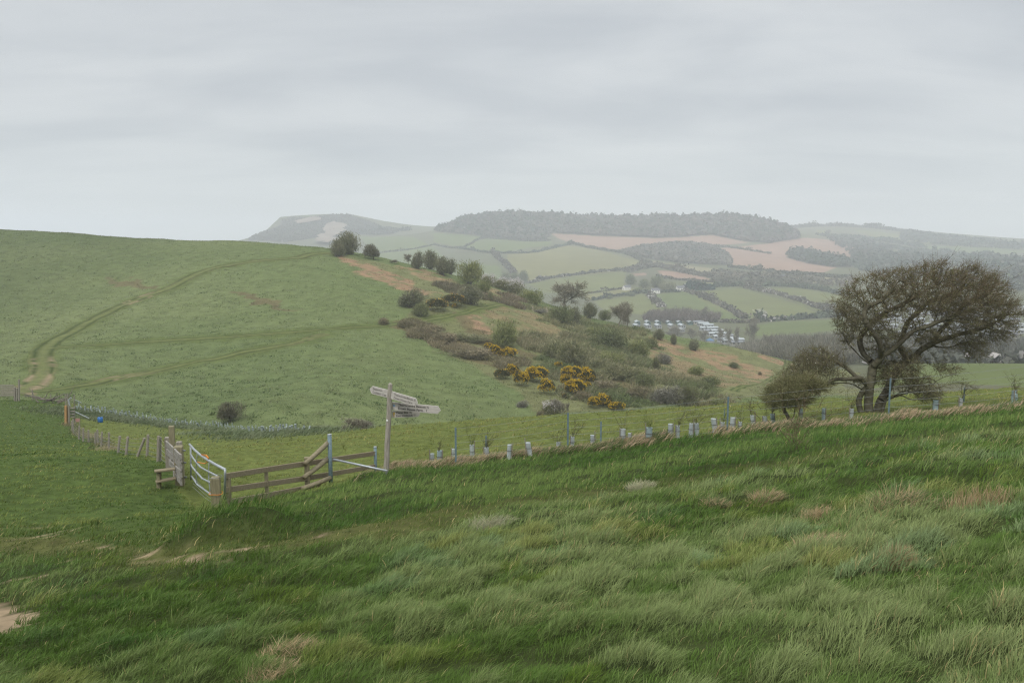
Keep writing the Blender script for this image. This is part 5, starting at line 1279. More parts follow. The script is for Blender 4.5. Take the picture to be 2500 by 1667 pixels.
undergrowth([(985, 782), (1060, 795), (1130, 815), (1200, 855), (1270, 890), (1300, 930), (1230, 900), (1120, 860), (1020, 825)], 3200, ((.16, .15, .075), (.26, .22, .135)), 701, 'brown heathy undergrowth below the hill path')
undergrowth([(1240, 800), (1340, 810), (1450, 840), (1540, 860), (1620, 900), (1720, 940), (1760, 985), (1640, 990), (1530, 975), (1450, 930), (1380, 880), (1290, 850)], 6500, ((.13, .16, .065), (.27, .24, .14)), 711, 'tangled scrub and brambles over the valley flank', .4, 1.7)
undergrowth([(1270, 745), (1350, 765), (1460, 790), (1590, 810), (1600, 860), (1500, 850), (1400, 815), (1300, 780)], 2600, ((.13, .16, .065), (.25, .235, .125)), 721, 'rough scrub along the brow of the flank', .4, 1.5)
undergrowth([(1300, 860), (1460, 920), (1600, 970), (1560, 1000), (1420, 985), (1320, 930)], 2200, ((.12, .155, .06), (.25, .22, .13)), 731, 'low green and brown scrub around the gorse', .3, .9)
undergrowth([(1060, 690), (1160, 700), (1260, 720), (1320, 750), (1240, 750), (1130, 735)], 1400, ((.12, .12, .065), (.22, .18, .12)), 741, 'grey undergrowth beneath the ridge bushes', .4, 1.3)
# ================================================================== the big windswept hawthorn
Z9 = lambda x, y: (1850 + .27636 * x, 620 + .27636 * y)
TY = 27.5
m_hbark = mat_attr('hawthorn_bark', rough=.9, spec=.1, var=.3, vscale=9, bump=.5, bscale=14)
m_htwig = mat_attr('hawthorn_twigs', rough=.8, spec=.12, transl=.1)
def grow_tree(origin, limbs, polys, n_attr, seed, step=.12, kill=.17, infl=1.3, wind=(.25, 0, .02), depth_k=.62, depth_max=1.7, r_tip=.0055, hole=None):
    """branches grown towards points scattered through the crown's volume"""
    rng = np.random.default_rng(seed)
    nodes = []; par = []
    def add(p, q): nodes.append(np.array(p, float)); par.append(q); return len(nodes) - 1
    index = {}
    for li, (pts, attach) in enumerate(limbs):
        P = resample(pts, step); prev = -1
        if attach is not None:
            cand = np.array(nodes); prev = int(np.argmin(((cand - P[0]) ** 2).sum(1)))
        u_ = np.arange(len(P)) * step * 2.2; P = P + np.stack([vnoise(u_, u_ * 0 + li * 5 + q, 5) - .5 for q in range(3)], 1) * .13 * np.minimum(1, np.arange(len(P)) / 4)[:, None]
        for k, p in enumerate(P):
            if attach is not None and k == 0: continue
            prev = add(p, prev)
    att = []
    for poly, wgt in polys:
        P2 = np.array([(p[0], p[2]) for p in poly]); lo = P2.min(0); hi = P2.max(0)
        k = int(n_attr * wgt); x = rng.uniform(lo[0], hi[0], k * 7); z = rng.uniform(lo[1], hi[1], k * 7)
        ok = inpoly(P2, x, z)
        if hole is not None: ok &= ~(inpoly(hole[0], x, z) | inpoly(hole[1], x, z))
        ok &= fbm(x * 1.05 + z * .25 + seed, z * 1.9 - x * .35, seed + 40, 3) > .45
        x, z = x[ok][:k], z[ok][:k]
        dd = dline(np.concatenate([P2, P2[:1]]), x, z)
        th = np.minimum(depth_max, .25 + depth_k * np.sqrt(dd) * 1.5)
        att.append(np.stack([x, origin[1] + rng.uniform(-1, 1, len(x)) * th + .15, z], 1))
    att = np.concatenate(att); alive = np.ones(len(att), bool)
    near = np.full(len(att), -1); nd = np.full(len(att), 1e9)
    start = 0; wind = np.array(wind)
    for it in range(110):
        N_ = np.array(nodes); new = N_[start:]
        for i in range(0, len(new), 400):
            d = np.linalg.norm(att[:, None] - new[None, i:i + 400], axis=2); j = d.argmin(1); dm = d[np.arange(len(att)), j]
            u = dm < nd; nd[u] = dm[u]; near[u] = start + i + j[u]
        alive &= nd > kill
        a = np.where(alive & (nd < infl))[0]
        if len(a) == 0: break
        start = len(nodes)
        src = near[a]; dv = att[a] - N_[src]; dv /= np.linalg.norm(dv, axis=1)[:, None]
        for s in np.unique(src):
            v = dv[src == s].sum(0) / (src == s).sum() + wind * .5 + rng.normal(size=3) * .28
            v /= np.linalg.norm(v) + 1e-9; add(N_[s] + v * step, int(s))
        if len(nodes) > 16000: break
    N_ = np.array(nodes); par = np.array(par); n = len(N_)
    r = np.zeros(n); acc = np.zeros(n); ex = 2.35; nch = np.zeros(n, int)
    for i in range(n - 1, -1, -1):
        r[i] = max(r_tip, acc[i] ** (1 / ex))
        if par[i] >= 0: acc[par[i]] += r[i] ** ex; nch[par[i]] += 1
    return N_, par, r, nch, rng
def hawthorn(name, label, base_px, limbs_px, polys_px, n_attr, seed, twig_n, Y=TY, trunk_r=None, holes=None, **k):
    o_ = np.array(pt(*Z9(*base_px), Y)); o_[2] = gz(o_[0], o_[1], hA)
    conv = lambda x, y, dy=0: np.array(pt(*Z9(x, y), Y)) + np.array([0, dy, 0])
    limbs = [([conv(*q) for q in pts], at) for pts, at in limbs_px]
    polys = [([conv(*q) for q in p], w_) for p, w_ in polys_px]
    hl_ = None if not holes else [np.array([(conv(*q)[0], conv(*q)[2]) for q in h]) for h in holes]
    N_, par, r, nch, rng = grow_tree(o_, limbs, polys, n_attr, seed, hole=hl_, **k)
    r = np.where(r > .03, r * trunk_r / r.max(), r); r = np.maximum(r, .0055)
    rb = np.where(r > .03, r, r)
    t = thing(name, label, 'tree', tuple(o_))
    e = np.where(par >= 0)[0]; A = N_[par[e]] - o_; B = N_[e] - o_; r1 = r[e]; main = np.zeros(len(N_), bool); best = {}
    for i_ in e:
        if r[i_] > r[best.get(par[i_], i_)] or par[i_] not in best: best[par[i_]] = i_
    main[list(best.values())] = True
    r0 = np.where(main[e], r[par[e]], np.minimum(r[par[e]], r1 * 1.25))
    thick = r1 > .02
    for nm, sel, k_, in (('trunk', thick, 9), ('branches', ~thick, 4)):
        V, Fq = prisms(A[sel], B[sel], r0[sel], r1[sel], k_)
        c = np.tile([.068, .06, .045] if nm == 'trunk' else [.075, .068, .047], (len(V), 1))
        g = fbm(V[:, 0] * 2.5 + 20, V[:, 2] * 2.5 + V[:, 1], seed, 3)[:, None]
        c = c * (1 - g) * 1.2 + np.array([.125, .12, .08]) * g
        link(nm, mesh_np(nm, V, [Fq], c, m_hbark, True), t)
    thin = np.where(r < .011)[0]
    idx = thin[rng.integers(0, len(thin), twig_n)]
    p = N_[idx] - o_; cen = (N_.mean(0) - o_)
    d = (p - cen); d /= np.linalg.norm(d, axis=1)[:, None]
    pd = N_[idx] - N_[np.maximum(par[idx], 0)]; pd /= np.linalg.norm(pd, axis=1)[:, None] + 1e-9
    v = d * .35 + pd * .5 + np.array([.3, 0, .2]) + rng.normal(size=(twig_n, 3)) * .55
    v /= np.linalg.norm(v, axis=1)[:, None]; ln = rng.uniform(.07, .3, twig_n) * (1 + .35 * (p[:, 0] > cen[0] + 1)) * np.where(rng.random(twig_n) < .12, 2.1, 1)
    q = p + v * ln[:, None]
    m_ = (p + q) / 2; v2 = v + rng.normal(size=v.shape) * .8; v2 /= np.linalg.norm(v2, axis=1)[:, None]
    q2 = m_ + v2 * (ln * .5)[:, None]
    V, Fq = ribbons(np.concatenate([p, m_]), np.concatenate([q, q2]), .0085, .004, rng)
    u = rng.random(2 * twig_n); base = mixc((.10, .088, .055), (.185, .165, .105), u)
    if 'green' in label: base = base * .5 + mixc((.12, .14, .05), (.20, .21, .085), u) * .5
    up = np.clip((np.concatenate([q, q2])[:, 2] - cen[2]) / 1.5, 0, 1) * (rng.random(2 * twig_n) < .5)
    base = base + (np.array([.18, .125, .075]) - base) * (up * .7)[:, None]
    nb = int(twig_n * .7); bi = rng.integers(0, twig_n, nb); bp = p[bi] + (q - p)[bi] * rng.random((nb, 1))
    V2, F2 = ribbons(bp, bp + rng.normal(size=(nb, 3)) * .02 + np.array([0, 0, .012]), .022, .014, rng)
    c2 = mixc((.14, .15, .06), (.22, .21, .10), rng.random(nb))
    wbl = (rng.random(nb) < .05) & (bp[:, 0] < cen[0] - 1.0) & (bp[:, 2] < cen[2]); c2[wbl] = (.6, .58, .5)
    me = mesh_np('twigs', np.concatenate([V, V2]), [np.concatenate([Fq, F2 + len(V)])], np.concatenate([np.repeat(base, 4, 0), np.repeat(c2, 4, 0)]), m_htwig)
    link('twigs', me, t)
    return t
limbs = [
 ([(985, 1450), (985, 1330), (985, 1200), (1000, 1080), (1010, 960)], None),
 ([(940, 1440, .1), (915, 1330, .12), (930, 1230, .1), (985, 1150, .05)], None),
 ([(1095, 1440, .4), (1120, 1330, .4), (1190, 1230, .5), (1240, 1120, .5), (1320, 1010, .5)], None),
 ([(1130, 1420, .3), (1160, 1320, .3), (1230, 1215, .35), (1250, 1120, .45)], None),
 ([(1005, 1000), (1060, 920, -.2), (1170, 810, -.4), (1280, 690, -.5), (1420, 625, -.6), (1600, 570, -.5), (1800, 540, -.3)], 1),
 ([(1170, 810, -.4), (1260, 810, -.5), (1320, 730, -.7), (1420, 680, -.9)], 1),
 ([(1000, 990), (910, 880, .3), (830, 800, .4), (790, 720, .4)], 1),
 ([(1010, 960), (960, 800, .5), (1030, 660, .6), (1150, 560, .6), (1300, 480, .5), (1500, 350, .4)], 1),
 ([(1060, 920, -.2), (1000, 760, -.5), (880, 600, -.6), (900, 480, -.5), (1050, 400, -.4), (1200, 250, -.3)], 1),
 ([(1320, 1010, .5), (1420, 905, .4), (1560, 815, .2), (1740, 730, 0), (1980, 640, -.1), (2150, 560, -.1)], 1),
 ([(1420, 905, .4), (1600, 850, .7), (1800, 845, .8), (1980, 790, .7)], 1),
 ([(1380, 940, .5), (1350, 860, .7), (1365, 740, .8), (1450, 600, .8), (1650, 420, .7), (1900, 300, .5)], 1),
 ([(1560, 815, .2), (1700, 640, .4), (1900, 480, .5), (2100, 360, .4)], 1),
 ([(970, 1160), (880, 1100, -.2), (740, 1090, -.4), (580, 1105, -.5), (400, 1160, -.5), (250, 1200, -.4)], 1),
 ([(880, 1100, -.2), (760, 1000, .1), (620, 930, .2), (480, 900, .2)], 1),
 ([(930, 1200), (860, 1170, .4), (700, 1190, .6), (560, 1250, .6)], 1),
 ([(1160, 1310, .3), (1260, 1240, 0), (1390, 1180, -.2), (1560, 1160, -.3), (1740, 1120, -.2), (1880, 1160, -.1)], 1),
 ([(1260, 1240, 0), (1340, 1280, -.2), (1420, 1240, -.4), (1520, 1100, -.4), (1700, 1030, -.3)], 1),
 ([(1160, 1290, .3), (1400, 1230, .5), (1500, 1330, .5)], 1),
]
polys = [
 ([(720, 470), (740, 380), (800, 290), (900, 230), (1000, 185), (1100, 160), (1240, 140), (1380, 125), (1500, 80), (1640, 70), (1760, 90), (1900, 105), (2030, 150), (2140, 230), (2200, 330), (2250, 420), (2320, 480), (2330, 540), (2260, 600), (2230, 700), (2180, 780), (2090, 800), (1980, 800), (1900, 880), (1760, 850), (1600, 830), (1450, 800), (1330, 700), (1180, 860), (1060, 900), (900, 880), (780, 800), (720, 700), (690, 580)], 1.0),
 ([(80, 1270), (130, 1180), (260, 1060), (350, 960), (400, 870), (560, 820), (720, 850), (830, 930), (900, 1040), (880, 1100), (720, 1120), (600, 1200), (480, 1270), (330, 1300), (180, 1290)], .62),
 ([(1290, 1190), (1400, 1080), (1540, 1000), (1700, 985), (1800, 1040), (1890, 1120), (1890, 1180), (1760, 1180), (1600, 1250), (1500, 1320), (1420, 1250)], .2),
 ([(720, 740), (900, 790), (1100, 830), (1250, 800), (1400, 900), (1420, 1080), (1240, 1200), (1050, 1130), (880, 1140), (820, 950)], .36),
 ([(760, 880), (950, 950), (970, 1150), (860, 1150), (690, 1060)], .2),
 ([(1830, 800), (2000, 780), (1970, 900), (1900, 960)], .03), ([(1180, 1180), (1420, 1150), (1420, 1260), (1250, 1290)], .03),
 ([(690, 480), (760, 420), (860, 520), (850, 700), (800, 780), (720, 720)], .07),
]
hawthorn('windswept_hawthorn', 'big bare windswept hawthorn with twin trunks leaning to one side by the blue fence', (1000, 1425), limbs, polys, 7000, 3, 33000, trunk_r=.15, holes=[[(1050, 440), (1190, 430), (1180, 520), (1080, 520)], [(880, 500), (960, 490), (980, 560), (900, 580)]])
hawthorn('leaning_hawthorn', 'small leaning hawthorn with green buds at the left foot of the big hawthorn', (285, 1510),
         [([(290, 1530), (275, 1440), (240, 1380), (190, 1330), (140, 1290)], None), ([(240, 1380), (260, 1320, .2), (330, 1270, .2), (420, 1240, .2)], 1), ([(285, 1480), (310, 1420, -.1), (320, 1340, -.1)], 1)],
         [([(50, 1330), (60, 1250), (120, 1180), (230, 1120), (330, 1130), (450, 1200), (470, 1290), (380, 1340), (250, 1350), (150, 1350)], 1.0), ([(330, 1130), (480, 1080), (620, 1180), (520, 1290), (450, 1200)], .3)], 1050, 5, 6500, Y=25.8, trunk_r=.06, depth_max=.8, step=.1, kill=.14)
sb_ = hit(1938, 1098, hA, y1=60, n=700)
rng_ = np.random.default_rng(4); A = []; B = []
for k in range(16):
    p = np.array([rng_.normal() * .1, rng_.normal() * .1, 0]); d = np.array([rng_.normal() * .25, rng_.normal() * .25, 1.0])
    for q in range(6):
        e = p + d * .16; A.append(p); B.append(e); p = e; d = d + rng_.normal(size=3) * .25
        for z in range(2): A.append(e); B.append(e + rng_.normal(size=3) * .1 + np.array([0, 0, .06]))
V, Fq = ribbons(A, B, .009, .005, rng_)
tag(link('twiggy_shrub', mesh_np('twiggy_shrub', V, [Fq], np.tile([.13, .10, .06], (len(V), 1)), m_htwig), None, tuple(sb_)), 'thin brown twiggy shrub standing in long grass below the leaning hawthorn', 'shrub')
# ================================================================== the valley: hedges, woods, farm, holiday park
m_hedge = mat_attr('hedge_foliage', rough=.85, spec=.1)
def hedge(pp, wd, ht, col, label, blossom=0.0, seed=0, group='hedges between the far fields', name='hedge'):
    P = PC(pp); P = resample(P, 4.0); rng = np.random.default_rng(900 + seed)
    o0 = P[len(P) // 2].copy(); n = len(P)
    per = 34; i = np.repeat(np.arange(n - 1), per); m = len(i)
    q = P[i] * (1 - rng.random((m, 1))) + P[i + 1] * rng.random((m, 1))
    q = P[i] + (P[i + 1] - P[i]) * rng.random((m, 1))
    hv = ht * (.55 + .9 * vnoise(i * .35, i * 0 + seed, 11)) * np.where(vnoise(i * .12, i * 0 + seed * 3, 13) > .82, 1.9, 1)
    off = rng.normal(size=(m, 2)) * wd * .3
    q[:, :2] += off; q[:, 2] = hC(q[:, 0], q[:, 1]) + rng.random(m) * hv
    s = ht * rng.uniform(.2, .45, m)
    a = rng.normal(size=(m, 3)); a /= np.linalg.norm(a, axis=1)[:, None]; b = rng.normal(size=(m, 3)); b = np.cross(a, b); b /= np.linalg.norm(b, axis=1)[:, None]
    V = np.stack([q + a * s[:, None], q + b * s[:, None], q - a * s[:, None], q - b * s[:, None]], 1)
    V[:, :, 2] = np.maximum(V[:, :, 2], (hC(q[:, 0], q[:, 1]) - .5)[:, None])
    c = np.array(col) * rng.uniform(.7, 1.3, (m, 1)) * np.array([1, 1, 1])
    if blossom:
        k = rng.random(m) < blossom * (vnoise(i * .15, i * 0 + seed * 7, 17) > .35); c[k] = np.array([.42, .39, .37]) * rng.uniform(.8, 1.1, (k.sum(), 1))
    me = mesh_np(name, V.reshape(-1, 3) - o0, [np.arange(4 * m).reshape(m, 4)], np.repeat(c, 4, 0), m_hedge)
    return tag(link(name, me, None, tuple(o0)), label, 'hedge', group)
hc1 = (.095, .095, .065); hc2 = (.115, .105, .078); hcg = (.075, .095, .06)
hedges = [
 ([(1060, 598), (1118, 607), (1150, 596), (1185, 583), (1300, 590), (1345, 588)], 4, 3.5, hc1, 'hedge edging the highest green field just under the long wood'),
 ([(1118, 607), (1160, 613), (1203, 618), (1300, 617), (1379, 600), (1399, 596)], 5, 4, hcg, 'thick dark hedge crossing below the highest green field'),
 ([(1399, 596), (1440, 606), (1465, 610), (1524, 620), (1557, 633), (1590, 646)], 6, 5, hc1, 'hedge running down from the pink field past the dome shaped wood'),
 ([(1203, 618), (1222, 635), (1240, 652), (1255, 668)], 8, 5, hc2, 'broad hedge dropping to the dark round trees'),
 ([(1290, 692), (1343, 680), (1404, 672), (1468, 664), (1534, 660)], 5, 4, hc1, 'hedge along the foot of the large pale domed field', .15),
 ([(1440, 716), (1480, 711), (1529, 704)], 3, 2.5, hc1, 'thin short hedge left of the farm'),
 ([(1446, 734), (1480, 727), (1532, 720), (1572, 716), (1660, 713)], 4, 3.5, hcg, 'hedge running level to the farm drive'),
 ([(1530, 664), (1595, 652), (1621, 654), (1685, 668), (1761, 680), (1830, 684), (1900, 688)], 14, 6, hc2, 'wide scrubby hedge below the pale strip field'),
 ([(1606, 677), (1660, 684), (1761, 691), (1850, 697)], 7, 4, hc2, 'hedge under the small pink field'),
 ([(1743, 701), (1800, 699), (1832, 700), (1908, 699), (1954, 703), (2010, 710), (2070, 722)], 6, 5, hcg, 'long hedge along the top of two green fields'),
 ([(1676, 711), (1719, 728), (1768, 749), (1819, 778)], 7, 4, hc2, 'straight hedge slanting down from the farm'),
 ([(1821, 703), (1883, 716), (1934, 730), (1972, 742), (2031, 760)], 8, 4.5, hc2, 'straight hedge slanting between two green fields', .08),
 ([(1840, 787), (1870, 785), (1930, 781), (1990, 777), (2060, 773)], 7, 5, hcg, 'thick hedge with white blossom along the bottom of a green field', .22),
 ([(1585, 722), (1600, 735), (1617, 750)], 9, 4, hc2, 'short hedge thick with white blossom', .6),
 ([(1710, 786), (1760, 787), (1840, 788)], 5, 3.5, hc2, 'dull brown hedge above the bare wood'),
 ([(1000, 562), (940, 566), (880, 571)], 12, 8, (.055, .065, .045), 'tree lined hedge on the low neck between the two hills'),
 ([(1780, 653), (1860, 662), (1960, 672), (2080, 682)], 8, 5, hc1, 'hedge along the lower edge of the big pink field'),
 ([(1730, 600), (1790, 606), (1830, 612), (1880, 620)], 7, 4, hc1, 'hedge between the two pink fields', .1),
 ([(2120, 888), (2250, 887), (2400, 886), (2600, 886)], 9, 5, (.085, .09, .07), 'pale hedge along the far edge of the green field past the big tree', .3),
 ([(900, 620), (1000, 610), (1060, 598)], 4, 3, hc1, 'hedge running behind the skyline trees'),
 ([(1930, 556), (2010, 553), (2130, 557), (2200, 565), (2300, 580), (2420, 590)], 26, 9, (.06, .07, .055), 'uneven line of trees along the rounded skyline hill'),
 ([(2080, 600), (2180, 606), (2300, 622), (2420, 628)], 20, 8, hcg, 'hedge of trees across the valley on the rounded hill'),
 ([(2000, 575), (2120, 585), (2250, 604)], 20, 8, hcg, 'higher hedge of trees on the rounded hill'),
 ([(2250, 660), (2330, 640), (2480, 668)], 12, 6, hcg, 'hedge behind the crown of the big hawthorn'),
]
for i, q in enumerate(hedges): hedge(*q[:5], blossom=q[5] if len(q) > 5 else 0, seed=i)
# clipped cypress hedge by the farm
hedge([(1677, 709), (1706, 708), (1737, 707)], 6, 9, (.02, .05, .035), 'dark clipped evergreen hedge block beside the farm', 0, 60, None, 'cypress_hedge')
hedge([(1677, 709.5), (1706, 708.5), (1737, 707.5)], 5, 6, (.02, .05, .035), 'lower growth in front of the dark evergreen hedge block', 0, 61, None, 'cypress_hedge')

def wood(poly, n, size, cols, name, lab, seed, spike=0.0, f=hC, extra=None):
    """a far wood: a mass of small crowns"""
    rng = np.random.default_rng(seed); P = np.array(poly)[:, :2]; lo = P.min(0); hi = P.max(0)
    x = rng.uniform(lo[0], hi[0], n * 6); y = rng.uniform(lo[1], hi[1], n * 6); k = inpoly(P, x, y); x, y = x[k][:n], y[k][:n]; n = len(x)
    z = f(x, y); s = size * rng.uniform(.7, 1.3, n) * (.75 + .5 * fbm(x * .01, y * .01, seed, 2))
    fc = 26; d = rng.normal(size=(n, fc, 3)); d /= np.linalg.norm(d, axis=2)[:, :, None]; d[:, :, 2] = np.abs(d[:, :, 2])
    con = rng.random(n) < spike
    ctr = np.stack([x, y, z + s * .35], 1)[:, None] + d * (s[:, None, None] * np.array([.5, .5, .62]))
    ctr[con, :, 2] += (s[con, None] * .5) * (1 - np.linalg.norm(d[con][:, :, :2], axis=2)); 
    a = rng.normal(size=(n, fc, 3)); a -= d * (a * d).sum(2)[:, :, None]; a /= np.linalg.norm(a, axis=2)[:, :, None]; b = np.cross(d, a)
    a = a + d * .35 * rng.normal(size=(n, fc, 1)); r = (s * .21)[:, None, None] * rng.uniform(.6, 1.3, (n, fc, 1))
    V = np.stack([ctr + a * r, ctr + b * r, ctr - a * r, ctr - b * r], 2).reshape(-1, 3)
    t = np.clip(fbm(x * .012, y * .012, seed + 5, 3) * 1.8 - .4 + rng.normal(size=n) * .25, 0, 1)
    c = mixc(cols[0], cols[1], t) * rng.uniform(.85, 1.15, (n, 1)); c[con] = np.array([.035, .055, .035])
    c = np.repeat(c, fc * 4, 0) * np.repeat(rng.uniform(.93, 1.07, (n * fc, 1)), 4, 0)
    me = mesh_np(name, V, [np.arange(len(V)).reshape(-1, 4)], c, m_hedge)
    return tag(link(name, me), lab, None, None, 'stuff')
def bare_wood(poly, n, size, cols, name, lab, seed):
    rng = np.random.default_rng(seed); P = np.array(poly)[:, :2]; lo = P.min(0); hi = P.max(0)
    x = rng.uniform(lo[0], hi[0], n * 6); y = rng.uniform(lo[1], hi[1], n * 6); k = inpoly(P, x, y); x, y = x[k][:n], y[k][:n]; n = len(x)
    s = size * rng.uniform(.6, 1.3, n); fc = 44; c0 = np.stack([x, y, hC(x, y)], 1)
    d = rng.normal(size=(n, fc, 3)); d /= np.linalg.norm(d, axis=2)[:, :, None]; d[:, :, 2] = np.abs(d[:, :, 2])
    B = c0[:, None] + d * s[:, None, None] * np.array([.36, .36, .62]) * rng.uniform(.5, 1, (n, fc, 1)) + (s * .38)[:, None, None] * np.array([0, 0, 1.])
    A = B - (d * .6 + np.array([0, 0, .6]) + rng.normal(size=d.shape) * .25) * s[:, None, None] * .26
    A[:, 0] = c0 - np.array([0, 0, .5]); B[:, 0] = c0 + np.array([0, 0, 1.]) * (s * .6)[:, None]
    V, Fq = ribbons(A.reshape(-1, 3), B.reshape(-1, 3), .32, .16, rng)
    t = np.clip(fbm(x * .02, y * .02, seed, 3) * 1.8 - .4 + rng.normal(size=n) * .25, 0, 1)
    c = np.repeat(mixc(cols[0], cols[1], t), fc, 0) * rng.uniform(.75, 1.25, (n * fc, 1))
    return tag(link(name, mesh_np(name, V, [Fq], np.repeat(c, 4, 0), m_hedge)), lab, None, None, 'stuff')
wood(woods['langdon'], 7500, 12, ((.085, .08, .068), (.115, .10, .088)), 'woodland', 'long dark wood covering the flat topped hill', 31, .22)
wood(woods['cap'], 3200, 7, ((.06, .065, .05), (.085, .08, .062)), 'hill_scrub', 'low scrub over the cliff top hill', 32)
wood(woods['mid'], 1900, 9, ((.10, .09, .075), (.135, .125, .10)), 'woodland', 'grey brown dome shaped wood among pink fields', 33, .04)
wood(woods['right'], 450, 11, ((.05, .065, .05), (.085, .085, .065)), 'woodland', 'dark strip of wood on the pink domed field', 34, .2)
bare_wood(PC([(1560, 786), (1590, 772), (1660, 768), (1760, 778), (1745, 790), (1640, 792)]), 420, 9, ((.12, .10, .085), (.18, .15, .125)), 'bare_woodland', 'purple brown bare wood behind the chalets', 35)
bare_wood(PC([(1795, 872), (1830, 852), (1900, 840), (1960, 843), (2060, 846), (2140, 868), (2140, 886), (1960, 905), (1900, 888)]), 1300, 9, ((.13, .125, .09), (.20, .185, .14)), 'bare_woodland', 'bare brown wood filling the valley floor', 36)
bare_wood(PC([(2060, 860), (2200, 845), (2350, 842), (2600, 848), (2600, 884), (2300, 885), (2130, 886)]), 1100, 7, ((.10, .105, .085), (.18, .175, .15)), 'scrub_woodland', 'grey green scrub below the holiday park', 37)
wood(PC([(1740, 668), (1850, 672), (1960, 680), (2080, 688), (2080, 702), (1960, 700), (1830, 694), (1740, 688)]), 300, 7, ((.085, .085, .06), (.14, .12, .085)), 'scrub_woodland', 'trees and gardens of the small village', 38)
wood(PC([(2070, 620), (2150, 625), (2300, 612), (2520, 640), (2520, 720), (2380, 710), (2200, 690), (2090, 660)]), 700, 10, ((.05, .07, .055), (.09, .095, .07)), 'woodland', 'blue green woods across the valley behind the big hawthorn', 39, .1)
wood(PC([(2020, 585), (2100, 592), (2170, 606), (2180, 640), (2110, 640), (2090, 655), (2080, 620)]), 350, 11, ((.05, .065, .05), (.085, .085, .065)), 'woodland', 'dark wood at the right end of the pink domed field', 40, .1)
wood(PC([(2200, 570), (2330, 588), (2520, 600), (2520, 612), (2350, 604), (2200, 590)]), 380, 12, ((.06, .075, .06), (.09, .095, .07)), 'woodland', 'faint woods on the farthest slope', 41, .1)

# landslips of bare clay on the cliff-top hill, lying on the slope as patches of ground
def slip(pp, col, seed, lab):
    P = PC(pp); lo = P[:, :2].min(0); hi = P[:, :2].max(0); n = 90
    x, y = np.meshgrid(np.linspace(lo[0], hi[0], n), np.linspace(lo[1], hi[1], n)); z = hC(x, y) + 9.5
    w_ = fbm(x * .02, y * .02, seed, 3) - .5
    ins = inpoly(P, x + w_ * 40, y + w_ * 40)
    idx = np.arange(n * n).reshape(n, n); ok = ins[:-1, :-1] & ins[1:, 1:] & ins[1:, :-1] & ins[:-1, 1:]
    Fq = np.stack([idx[:-1, :-1], idx[:-1, 1:], idx[1:, 1:], idx[1:, :-1]], -1)[ok]
    c = np.array(col) * (.8 + .4 * fbm(x * .03, y * .03, seed + 2, 3))[..., None]
    tag(link('bare_slope', mesh_np('bare_slope', np.stack([x, y, z], -1).reshape(-1, 3), [Fq], c.reshape(-1, 3), m_valley, True)), lab, None, None, 'structure')
slip([(765, 598), (785, 572), (800, 552), (825, 545), (842, 552), (838, 565), (815, 590), (810, 600)], (.21, .175, .14), 3, 'pale landslip scar on the sea hill')
slip([(724, 544), (755, 538), (790, 536), (785, 543), (750, 550), (728, 552)], (.20, .165, .135), 4, 'upper pale scar on the sea hill')

# farm trees and lone trees in the valley: things of their own
PVAR = dict(f=hC, y0=400, y1=2600)
valley_plants = [
 ('dark', 1541, 694, 28, 26, 'dark evergreen tree at the left of the farm garden'), ('dark', 1575, 704, 30, 26, 'dark evergreen tree in the middle of the farm garden'), ('dark', 1600, 702, 36, 30, 'largest dark spreading evergreen of the farm garden'),
 ('scrub', 1636, 708, 40, 24, 'pale bare tree between the evergreens and the farmhouse'), ('olive', 1560, 712, 26, 12, 'yellowish bush in front of the farm evergreens'), ('scrub', 1585, 712, 30, 14, 'pale scrub at the foot of the farm evergreens'), ('dark', 1540, 722, 24, 9, 'dark bush on the hedge left of the farm'),
 ('dark', 1488, 729, 15, 9, 'dark oval bush standing in the hedge below the pale field'), ('dark', 1238, 690, 28, 26, 'dark round tree left of three at the lower end of the broad hedge'), ('dark', 1258, 688, 24, 24, 'dark round tree in the middle of three by the broad hedge'), ('dark', 1276, 690, 26, 34, 'tallest dark round tree, right of three by the broad hedge'),
 ('blossom', 1857, 781, 30, 24, 'tree covered in white blossom at the left end of a hedge'), ('bare', 1718, 786, 28, 40, 'bare tree standing above the chalets'), ('bare', 1830, 660, 10, 16, 'left one of two bare trees on the big pink field'), ('bare', 1852, 662, 14, 20, 'right one of two bare trees on the big pink field'),
 ('bare', 1760, 842, 22, 46, 'bare tree among the white caravans'), ('bare', 1780, 846, 22, 50, 'tall bare tree at the lower end of the caravan row'), ('bare', 1795, 848, 20, 52, 'slender bare tree right of the caravan row'), ('bare', 1835, 850, 40, 80, 'tall bare tree in the valley wood'), ('bare', 1880, 870, 40, 60, 'bare tree in the valley wood left of the big hawthorn'),
 ('bare', 1660, 830, 44, 36, 'bare garden tree in front of the lower chalets'), ('bare', 1690, 832, 40, 34, 'bare tree right of the lower chalets'), ('bare', 1720, 838, 36, 34, 'bare tree near the bend of the caravan row'), ('bare', 1635, 826, 34, 30, 'bare tree left of the lower chalets'),
 ('haw', 2023, 548, 17, 9, 'domed clump of trees on the highest point of the rounded hill'),
]
for q in valley_plants: plant(*q, group='trees and bushes of the valley', **PVAR)

